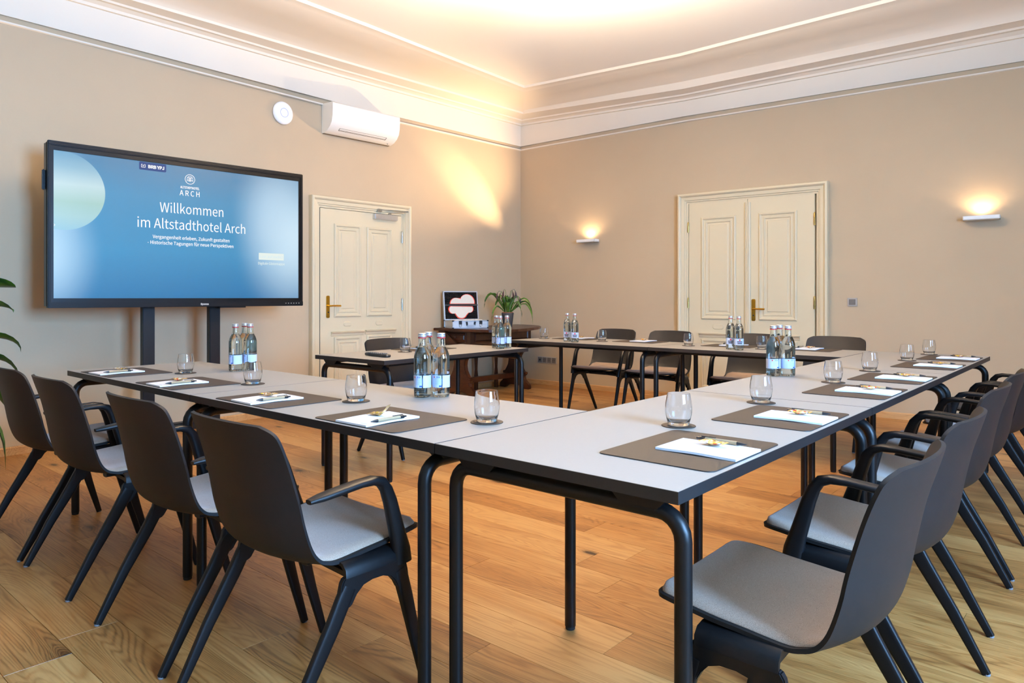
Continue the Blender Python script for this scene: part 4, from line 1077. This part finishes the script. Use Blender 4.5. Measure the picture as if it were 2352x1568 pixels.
ap = empty('wifi_access_point', (-6.098, 3.665, 2.883), math.atan2(PB[1] - 1.386, PB[0] + 5.973), 'round white access point with blue light ring on the left wall', 'access point')
mb = MB(); mb.lathe([(.0001, .030), (.05, .030), (.085, .027), (.103, .019), (.110, .008), (.108, .0), (.0001, 0)], 48); o_ = mb.build('disc_body', 'apwhite', ap, smooth=True, angle=60); o_.rotation_euler = (R(90), 0, 0)
mb = MB(); mb.lathe([(.040, .0305), (.0435, .0308), (.0435, .0298), (.040, .0298), (.040, .0305)], 48); o_ = mb.build('light_ring', 'ring', ap, smooth=True); o_.rotation_euler = (R(90), 0, 0)

def make_sconce(loc, rz, label, beam=None, power=1.0, group='wall sconces'):
    t = empty('wall_sconce', loc, rz, label, 'wall lamp', group)
    mb = MB(); W_ = .265
    # shallow tray open at the top
    mb.box(-W_ / 2, W_ / 2, -.115, -.110, 0, .034); mb.box(-W_ / 2, W_ / 2, -.022, -.017, 0, .034)
    mb.box(-W_ / 2, -W_ / 2 + .005, -.115, -.017, 0, .034); mb.box(W_ / 2 - .005, W_ / 2, -.115, -.017, 0, .034); mb.box(-W_ / 2, W_ / 2, -.115, -.017, 0, .006)
    mb.build('tray', 'sconcewhite', t)
    mb = MB(); mb.box(-.06, .06, -.030, .002, .006, .030); mb.build('wall_bracket', 'sconcewhite', t, bevel=.002)
    mb = MB(); mb.box(-.08, .08, -.08, -.05, .007, .011); mb.build('led_strip', 'led', t)
    l_ = bpy.data.lights.new('sconce_light', 'SPOT'); l_.energy = SPOT_UP * power; l_.color = WARM; l_.spot_size = R(160); l_.spot_blend = .6; l_.shadow_soft_size = .035
    lo = bpy.data.objects.new('sconce_light', l_); COL.objects.link(lo); lo.parent = t; lo.location = (0, -.065, .045)
    lo.rotation_euler = Vector((0, -.10, 1)).to_track_quat('-Z', 'Y').to_euler()
    return t
def sc_loc(p, q, s, z):
    p = Vector(p); q = Vector(q); r_ = p + (q - p).normalized() * s; return (r_.x, r_.y, z)
s1 = make_sconce(sc_loc(PC, PD, 1.125, 1.785), RZ_CD, 'slim white uplight on the back wall between corner and double door')
s2 = make_sconce(sc_loc(PD, PE, 2.765, 1.785), RZ_DE, 'slim white uplight on the back wall right of the double door')
# sconce outside the picture, further along the left wall
s3 = make_sconce(sc_loc(PA, PB, 1.9, 1.785), math.atan2(PB[1] - PA[1], PB[0] - PA[0]), 'slim white uplight on the left wall near the big plant')
s4 = make_sconce((-3.6, -1.6, 1.785), R(180), 'added unseen slim white uplight on the front wall, left')  # this and the next two: unseen sconces added for warm light
s5 = make_sconce((2.0, 2.9, 1.785), R(-90), 'added unseen slim white uplight on the window wall, between the near windows')
s6 = make_sconce((2.0, 5.9, 1.785), R(-90), 'added unseen slim white uplight on the window wall, between the far windows')
# the sideways throw of the sconces: an elongated lobe grazing the neighbouring wall
def throw(src, aim, along, size, flat, energy, soft=.03, blend=1.0):
    l_ = bpy.data.lights.new('sconce_beam', 'SPOT'); l_.energy = energy; l_.color = WARM; l_.spot_size = R(size); l_.spot_blend = blend; l_.shadow_soft_size = soft
    o_ = bpy.data.objects.new('sconce_beam', l_); COL.objects.link(o_)
    z = -(Vector(aim) - Vector(src)).normalized(); x = Vector(along); x = (x - z * x.dot(z)).normalized(); y_ = z.cross(x)
    m_ = Matrix((x, y_, z)).transposed().to_4x4()
    o_.matrix_world = Matrix.Translation(src) @ m_ @ Matrix.Diagonal((1, flat, 1, 1))
throw((-4.93, 7.02, 1.845), (-6.07, 6.25, 2.42), (0, -1, .75), 54, .42, BEAM * .7)
throw((-4.93, 7.02, 1.845), (-6.05, 5.2, 3.25), (0, -1, .2), 110, .6, BEAM)
throw((-5.86, .22, 1.845), (-6.05, 1.3, 2.9), (0, 1, 1.2), 110, .8, BEAM * .30)
# unseen disc uplight added over the tables to brighten the ceiling
pl = empty('ceiling_fill_lamp', (-2.6, 3.6, 0), 0, 'added unseen white disc uplight brightening the ceiling over the table square', 'added fill lamp')
mb = MB(); mb.lathe([(.0001, 3.08), (.24, 3.08), (.25, 3.09), (.25, 3.11), (.24, 3.11), (.235, 3.095), (.0001, 3.095)], 40); mb.build('fill_disc', 'sconcewhite', pl, smooth=True, angle=40)
mb = MB(); mb.sweep([(0, 0, 3.09), (0, 0, 3.53)], (.004, .004), 8, up=(1, 0, 0)); mb.build('fill_cable', 'sconcewhite', pl)
l_ = bpy.data.lights.new('ceiling_fill_light', 'AREA'); l_.shape = 'DISK'; l_.size = .42; l_.energy = CEIL_FILL; l_.color = CEILWARM
lo = bpy.data.objects.new('ceiling_fill_light', l_); COL.objects.link(lo); lo.parent = pl; lo.location = (0, 0, 3.115); lo.rotation_euler = (R(180), 0, 0)

sw = empty('light_switch', onDE(1.732) + (1.075,), RZ_DE, 'square grey rocker light switch right of the double door', 'switch')
mb = MB(); mb.box(-.043, .043, -.010, 0, -.040, .040); mb.build('switch_frame', 'grey', sw, bevel=.002)
mb = MB(); mb.box(-.029, .029, -.013, -.008, -.027, .027); mb.build('rocker', 'greydark', sw, bevel=.002)
sk = empty('power_socket_strip', sc_loc(PC, PD, .45, .318), RZ_CD, 'grey four-gang socket strip low on the back wall near the corner', 'socket')
mb = MB(); mb.box(-.153, .153, -.010, 0, -.042, .042); mb.build('strip_frame', 'grey', sk, bevel=.002)
for i in range(4):
    cx_ = -.112 + i * .0747
    mb = MB(); mb.box(cx_ - .032, cx_ + .032, -.012, -.009, -.032, .032); so_ = mb.build('socket_insert', 'greydark', sk, bevel=.001)
    mb = MB()
    if i == 0: mb.box(cx_ - .012, cx_ + .012, -.0135, -.0115, -.012, .010)
    else:
        for sx in (-1, 1): mb.box(cx_ + sx * .010 - .004, cx_ + sx * .010 + .004, -.0135, -.0115, -.004, .004)
        mb.box(cx_ - .003, cx_ + .003, -.0135, -.0115, .016, .022); mb.box(cx_ - .003, cx_ + .003, -.0135, -.0115, -.022, -.016)
    mb.build('socket_opening', 'rubber', so_)

# ------------------------------------------------------------------ antique table in the corner
at = empty('antique_table', (-5.72, 6.15, 0), 0, 'dark walnut antique table with rounded top and scrolled trestles in the corner', 'table')
O = Vector((-5.72, 6.15, 0))
pts = [(-6.04, 5.56), (-5.60, 5.575), (-5.30, 5.58), (-5.20, 5.60), (-5.12, 5.68), (-5.08, 5.80), (-5.08, 5.95), (-5.12, 6.15), (-5.19, 6.36), (-5.28, 6.56), (-5.39, 6.74), (-5.53, 6.88), (-5.70, 6.97), (-5.88, 7.02), (-6.02, 7.03)]
mb = MB(); mb.prism([(a - O.x, b - O.y) for a, b in pts], .738, .768); mb.build('tabletop', 'walnut', at, bevel=.006, bseg=2)
mb = MB(); mb.box(-5.98 - O.x, -5.53 - O.x, 5.66 - O.y, 6.72 - O.y, .585, .738); ap_ = mb.build('apron', 'walnut', at, bevel=.004)
mb = MB(); mb.box(-5.985 - O.x, -5.52 - O.x, 5.65 - O.y, 6.73 - O.y, .575, .592); mb.build('apron_moulding', 'walnut', at, bevel=.004)
# drawer at the -Y end
mb = MB(); mb.rings(-5.90 - O.x, -5.60 - O.x, .610, .722, [(0, 0), (.002, .012), (.012, .016), (.022, .006), (.03, .006), (.036, .014)], y=5.66 - O.y); dr = mb.build('drawer', 'walnut', at)
mb = MB(); mb.lathe([(.0001, .036), (.008, .034), (.012, .026), (.008, .016), (.005, .010), (.005, .0)], 14); k_ = mb.build('knob', 'walnut', dr, smooth=True); k_.rotation_euler = (R(90), 0, 0); k_.location = (-5.75 - O.x, 5.648 - O.y, .666)
mb = MB(); mb.rings(5.72 - O.y, 6.66 - O.y, .610, .722, [(0, 0), (.002, .008), (.012, .012), (.022, .003)], y=-.0)
for i, v in enumerate(mb.v): mb.v[i] = (-5.53 - O.x - v[1], v[0], v[2])
mb.build('apron_panel', 'walnut', at)
half = [(.03, .585), (.075, .575), (.105, .545), (.125, .50), (.120, .465), (.085, .455), (.060, .43), (.045, .38), (.045, .32), (.060, .265), (.085, .22), (.110, .195), (.130, .20), (.128, .170), (.108, .150), (.120, .115), (.165, .085), (.200, .055), (.232, .045), (.235, .0), (.150, .0), (.110, .030), (.05, .045)]
half = [(.065, .585), (.13, .578), (.150, .545), (.175, .52), (.185, .485), (.160, .455), (.120, .440), (.095, .40), (.088, .35), (.100, .29), (.130, .24), (.150, .21), (.185, .205), (.180, .175), (.150, .155), (.165, .115), (.195, .085), (.225, .06), (.238, .045), (.238, .0), (.150, .0), (.110, .030), (.05, .045)]
for yy in (5.69, 6.64):
    mb = MB(); outl = [(a, b) for a, b in half] + [(-a, b) for a, b in reversed(half)]
    mb.prism(outl, -.028, .028, 'y'); o_ = mb.build('trestle', 'walnut', at, bevel=.006); o_.location = (-5.72 - O.x, yy - O.y, 0)
mb = MB(); mb.box(-5.75 - O.x, -5.69 - O.x, 5.70 - O.y, 6.63 - O.y, .135, .195); mb.build('stretcher', 'walnut', at, bevel=.004)
for yy in (6.16, 6.52):
    mb = MB(); mb.sweep([(-5.93 - O.x, yy - O.y, .585), (-5.93 - O.x, yy - O.y, .50), (-5.93 - O.x, yy - O.y, .25), (-5.93 - O.x, yy - O.y, .16), (-5.93 - O.x, yy - O.y, .0)], [(.024, .024), (.024, .024), (.014, .014), (.022, .022), (.022, .022)], 12, 4, up=(1, 0, 0)); mb.build('gate_leg', 'walnut', at, smooth=True)
mb = MB(); mb.box(-5.945 - O.x, -5.915 - O.x, 6.18 - O.y, 6.50 - O.y, .10, .135); mb.build('gate_rail', 'walnut', at)
mb = MB(); mb.prism([(-.33, .735), (.02, .735), (.02, .70), (-.03, .70), (-.12, .50), (-.16, .50), (-.10, .66), (-.33, .70)], 5.60 - O.y, 5.625 - O.y, 'y'); 
mb2 = MB(); mb2.prism([(-6.02 - O.x, .735), (-5.93 - O.x, .735), (-5.60 - O.x, .52), (-5.56 - O.x, .44), (-5.60 - O.x, .44), (-6.02 - O.x, .66)], 5.625 - O.y, 5.645 - O.y, 'y'); mb2.build('leaf_support', 'walnut', at)

# flight case with cloud boards
RZC = R(67)
cs = empty('aluminium_case', (-5.745, 5.80, .769), RZC, 'open aluminium case with black foam lid on the antique table', 'case')
CW, CD, CH_ = .425, .27, .088
mb = MB(); mb.box(-CW / 2, CW / 2, -CD / 2, CD / 2, 0, CH_); mb.build('case_shell', simple('ribbed_aluminium_panel', srgb(214, 214, 214), .4, metal=.5, noise=(60, .04)), cs, bevel=.004)
mb = MB()
for z in (0, CH_ - .012):
    mb.box(-CW / 2 - .003, CW / 2 + .003, -CD / 2 - .003, -CD / 2 + .004, z, z + .012); mb.box(-CW / 2 - .003, CW / 2 + .003, CD / 2 - .004, CD / 2 + .003, z, z + .012)
    mb.box(-CW / 2 - .003, -CW / 2 + .004, -CD / 2, CD / 2, z, z + .012); mb.box(CW / 2 - .004, CW / 2 + .003, -CD / 2, CD / 2, z, z + .012)
for sx in (-1, 1):
    for sy in (-1, 1): mb.box(sx * CW / 2 - .006, sx * CW / 2 + .004 * sx + .003, sy * CD / 2 - .005, sy * CD / 2 + .005, 0, CH_)
mb.build('edge_profile', 'alu', cs, bevel=.001)
mb = MB()
for sx in (-1, 1):
    for sy in (-1, 1):
        for z in (0, CH_): mb.box(sx * CW / 2 - .011, sx * CW / 2 + .011, sy * CD / 2 - .011, sy * CD / 2 + .011, max(z - .011, 0.0), z + (.011 if z == 0 else .003))
mb.build('corner_guard', 'blackplastic', cs, bevel=.003)
for sx in (-1, 1):
    mb = MB(); mb.box(sx * .125 - .018, sx * .125 + .018, -CD / 2 - .012, -CD / 2 - .003, .045, .086); la = mb.build('latch', 'blackplastic', cs, bevel=.002)
    mb = MB(); mb.sweep([(sx * .125 + .014 * math.sin(R(q)), -CD / 2 - .010, .032 - .016 * math.cos(R(q))) for q in range(0, 361, 30)], (.0025, .0025), 6, up=(0, 1, 0)); mb.build('latch_ring', 'steel', la)
mb = MB()
for sx in (-1, 1): mb.prism([(sx * .062, .075), (sx * .040, .075), (sx * .036, .03), (sx * .052, .03)], -CD / 2 - .018, -CD / 2 - .003, 'y')
hd = mb.build('handle', 'blackplastic', cs, bevel=.002)
mb = MB(); mb.box(-.045, .045, -CD / 2 - .026, -CD / 2 - .012, .018, .042); mb.build('handle_grip', 'alu', hd, bevel=.004)
mb = MB(); rndc = random.Random(3)
for k in range(7):
    x_ = -.15 + k * .05; mb.box(x_ - .02, x_ + .02, -.09 + rndc.uniform(0, .02), .06 + rndc.uniform(0, .03), CH_ - .004, CH_ + .004 + rndc.uniform(0, .004))
mb.build('contents', 'cloudpanel', cs)
lid = MB(); LH = .335
Lm = Matrix.Translation((0, CD / 2 - .004, CH_)) @ Matrix.Rotation(R(-8), 4, 'X')
lid.box(-CW / 2, CW / 2, .0, .045, 0, LH, Lm); lo_ = lid.build('lid_shell', 'alu', cs, bevel=.003)
mb = MB()
for a in ((-CW / 2 - .003, -CW / 2 + .009, 0, LH), (CW / 2 - .009, CW / 2 + .003, 0, LH), (-CW / 2, CW / 2, LH - .009, LH + .003), (-CW / 2, CW / 2, 0, .010)): mb.box(a[0], a[1], -.006, .03, a[2], a[3], Lm)
mb.build('lid_profile', 'alu', cs, bevel=.001)
mb = MB(); mb.box(-CW / 2 + .009, CW / 2 - .009, -.003, .002, .010, LH - .009, Lm)
nn = 14
for i in range(nn):
    for j in range(11):
        x_ = -CW / 2 + .02 + i * .0275; z_ = .02 + j * .0285
        if x_ < CW / 2 - .02: mb.add([Lm @ Vector(q) for q in ((x_ - .012, -.003, z_ - .012), (x_ + .012, -.003, z_ - .012), (x_ + .012, -.003, z_ + .012), (x_ - .012, -.003, z_ + .012), (x_, -.014, z_))], [(0, 1, 4), (1, 2, 4), (2, 3, 4), (3, 0, 4)])
mb.build('lid_foam', 'foam', cs)
def cloud(lobes, base, n=10):
    """outline of a half cloud: arcs (cx, cz, r, a0, a1) listed left to right"""
    out = []
    for cx, cz, r_, a0, a1 in lobes: out += arc(cx, cz, r_, a0, a1, n)
    return out
up_ = cloud([(-.075, .185, .072, 180, 80), (.075, .205, .098, 150, -12)], .185)
dn_ = cloud([(-.115, .122, .052, 125, 295), (-.008, .088, .080, 207, 333), (.105, .127, .046, 255, 400)], .16)
def board(outline, z0, nm):
    for scl, y0_, y1_, mt, nn_ in ((1.0, -.017, -.013, 'red', 'board_rim'), (.90, -.019, -.0165, 'cloudpanel', nm)):
        c = Vector((sum(p[0] for p in outline) / len(outline), sum(p[1] for p in outline) / len(outline)))
        pts_ = []
        for p in outline:
            q = Vector(p) - c; L0 = q.length; q = q * ((L0 - (.011 if scl < 1 else 0)) / L0); pts_.append((c.x + q.x, c.y + q.y))
        if scl < 1: pass
        mb = MB(); mb.prism(pts_, y0_, y1_, 'y'); mb.v = [tuple(Lm @ Vector(v)) for v in mb.v]; mb.build(nn_, mt, cs)
cu = [(a, max(b, .183)) for a, b in up_]; cd = [(a, min(max(b, .006), .162)) for a, b in dn_]
board(cu, .18, 'cloud_board'); board(cd, .16, 'cloud_board')
mb = MB(); mb.box(-CW / 2 + .01, CW / 2 - .01, -.0215, -.013, .163, .181, Lm); mb.build('lid_strap', 'blackplastic', cs)

# ------------------------------------------------------------------ plants
def leaf_strip(mb, path, wid, fold=.25, th=.0008, twist=0.0):
    path = [Vector(p) for p in path]; n = len(path); vs = []
    for i, p in enumerate(path):
        t = (path[min(i + 1, n - 1)] - path[max(i - 1, 0)]).normalized(); sd = t.cross(Vector((0, 0, 1)))
        if sd.length < .2: sd = t.cross(Vector((.7, .7, 0)))
        sd.normalize(); up = sd.cross(t).normalized(); w_ = wid[i]
        sd, up = sd * math.cos(twist) + up * math.sin(twist), up * math.cos(twist) - sd * math.sin(twist)
        vs += [p + sd * w_ + up * w_ * fold, p + sd * w_ * .5 + up * w_ * fold * .3, p, p - sd * w_ * .5 + up * w_ * fold * .3, p - sd * w_ + up * w_ * fold]
    fs = [(i * 5 + k, i * 5 + k + 1, (i + 1) * 5 + k + 1, (i + 1) * 5 + k) for i in range(n - 1) for k in range(4)]
    m_ = len(vs); vs2 = [v - Vector((0, 0, th)) for v in vs]
    mb.add(vs + vs2, fs + [tuple(m_ + q for q in reversed(f)) for f in fs])
def arcpath(o, az, up, out, droop, n=11):
    """leaf path rising `up`, reaching `out`, hanging by `droop`"""
    c, s_ = math.cos(az), math.sin(az); P = []
    for i in range(n):
        t = i / (n - 1); r_ = out * math.sin(t * math.pi / 2) ** 1.05; z = up * math.sin(min(t / .55, 1) * math.pi / 2) - droop * max(0, (t - .42) / .58) ** 1.6
        P.append((o[0] + c * r_, o[1] + s_ * r_, o[2] + z))
    return P
cp = empty('potted_calla', (-5.50, 6.25, .769), 0, 'potted calla lily with drooping leaves and dark flowers on the antique table', 'plant')
mb = MB(); mb.lathe([(.0001, 0), (.050, 0), (.053, .004), (.070, .150), (.073, .158), (.073, .168), (.067, .168), (.063, .140), (.0001, .140)], 32); mb.build('pot', 'potgrey', cp, smooth=True, angle=40)
mb = MB(); mb.lathe([(.060, .15), (.066, .172), (.066, .176), (.058, .176), (.052, .16)], 28); mb.build('inner_pot', 'terracotta', cp, smooth=True, angle=40)
mb = MB(); mb.lathe([(.0001, .158), (.055, .155), (.058, .150)], 24); mb.build('soil', 'soil', cp)
rp = random.Random(11)
Wd = [.005, .010, .015, .020, .023, .024, .023, .019, .014, .008, .001]
VR = R(41)   # plant spreads left-right as seen across the table
specs = [(R(41), .16, .27, .20), (R(46), .19, .25, .12), (R(30), .13, .28, .26), (R(222), .24, .19, .02), (R(215), .25, .26, .18), (R(235), .10, .17, .18), (R(60), .22, .12, .10), (R(200), .17, .14, .12), (R(10), .15, .16, .12), (R(310), .14, .13, .10), (R(120), .20, .12, .06), (R(150), .14, .18, .12), (R(80), .10, .20, .14)]
for az, up, out, dr_ in specs:
    mb = MB(); s_ = rp.uniform(.45, .72); leaf_strip(mb, arcpath((.02 * math.cos(az), .02 * math.sin(az), .155), az, up, out, dr_), [v * s_ for v in Wd], twist=rp.choice((-1, 1)) * rp.uniform(.5, 1.1)); mb.build('leaf', 'leaf', cp, smooth=True)
for k in range(22):
    az = rp.uniform(0, 6.28); mb = MB(); r0 = rp.uniform(.01, .04)
    leaf_strip(mb, arcpath((r0 * math.cos(az), r0 * math.sin(az), .155), az, rp.uniform(.12, .22), rp.uniform(.03, .08), rp.uniform(0, .04)), [v * rp.uniform(.6, .9) for v in Wd], twist=rp.uniform(-1, 1)); mb.build('leaf', 'leaf', cp, smooth=True)
for az, h_, out in ((R(228), .27, .12), (R(240), .29, .05), (R(30), .28, .06), (R(50), .29, .09), (R(45), .21, .14), (R(210), .26, .09)):
    c, s_ = math.cos(az), math.sin(az)
    st = [(.01 * c, .01 * s_, .155), (.3 * out * c, .3 * out * s_, .155 + h_ * .6), (.6 * out * c, .6 * out * s_, .155 + h_ * .97), (.85 * out * c, .85 * out * s_, .155 + h_), (out * c, out * s_, .155 + h_ * .92)]
    mb = MB(); mb.sweep(st, (.003, .003), 6); fo = mb.build('flower_stem', 'leaf', cp, smooth=True)
    e = st[-1]; fl_ = MB(); fl_.sweep([(e[0] + .0 * c, e[1], e[2] + .004), (e[0] + .006 * c, e[1] + .006 * s_, e[2] - .025), (e[0] + .010 * c, e[1] + .010 * s_, e[2] - .055), (e[0] + .012 * c, e[1] + .012 * s_, e[2] - .085)], [(.003, .003), (.010, .010), (.012, .011), (.001, .001)], 10); fl_.build('flower', 'calla', fo, smooth=True)

bp = empty('rubber_plant', (-5.385, .945, 0), 0, 'tall leafy green plant at the left edge beside the front row', 'plant')
mb = MB(); mb.lathe([(.0001, 0), (.13, 0), (.135, .006), (.165, .30), (.170, .32), (.170, .34), (.158, .34), (.150, .30), (.0001, .29)], 32); mb.build('pot', 'potgrey', bp, smooth=True, angle=40)
mb = MB(); mb.lathe([(.0001, .31), (.152, .305)], 24); mb.build('soil', 'soil', bp)
mb = MB(); mb.sweep([(0, 0, .3), (.01, .02, .6), (-.01, .03, .9), (.0, .02, 1.25)], [(.012, .012), (.010, .010), (.008, .008), (.005, .005)], 8); mb.build('stem', 'leaf', bp, smooth=True)
WB = [.003, .006, .020, .040, .052, .056, .054, .046, .033, .016, .001]
BL = [(R(50), 1.12, .08, .40, .02), (R(38), .98, .10, .44, .05), (R(60), .76, .12, .40, .10), (R(45), .66, .10, .44, .16), (R(30), .70, .10, .38, .22), (R(55), .64, .06, .34, .20), (R(48), .42, .02, .30, .20), (R(40), .36, .06, .38, .34), (R(150), .9, .1, .35, .15), (R(250), .8, .1, .4, .2), (R(300), .7, .1, .4, .25), (R(200), .6, .1, .4, .2), (R(100), .5, .08, .35, .25), (R(-10), .55, .08, .35, .25), (R(170), 1.1, .12, .3, .1), (R(270), 1.05, .1, .3, .1), (R(340), .95, .1, .3, .15), (R(120), .75, .1, .35, .15), (R(20), .85, .1, .30, .15), (R(75), 1.2, .15, .18, .02)]
for az, z_, up, out, dr_ in BL:
    mb = MB(); leaf_strip(mb, arcpath((0, .02, z_), az, up, out, dr_), WB, .3, twist=(-1) ** int(z_ * 100) * (.35 + .5 * ((z_ * 37) % 1))); mb.build('leaf', 'leafbig', bp, smooth=True)
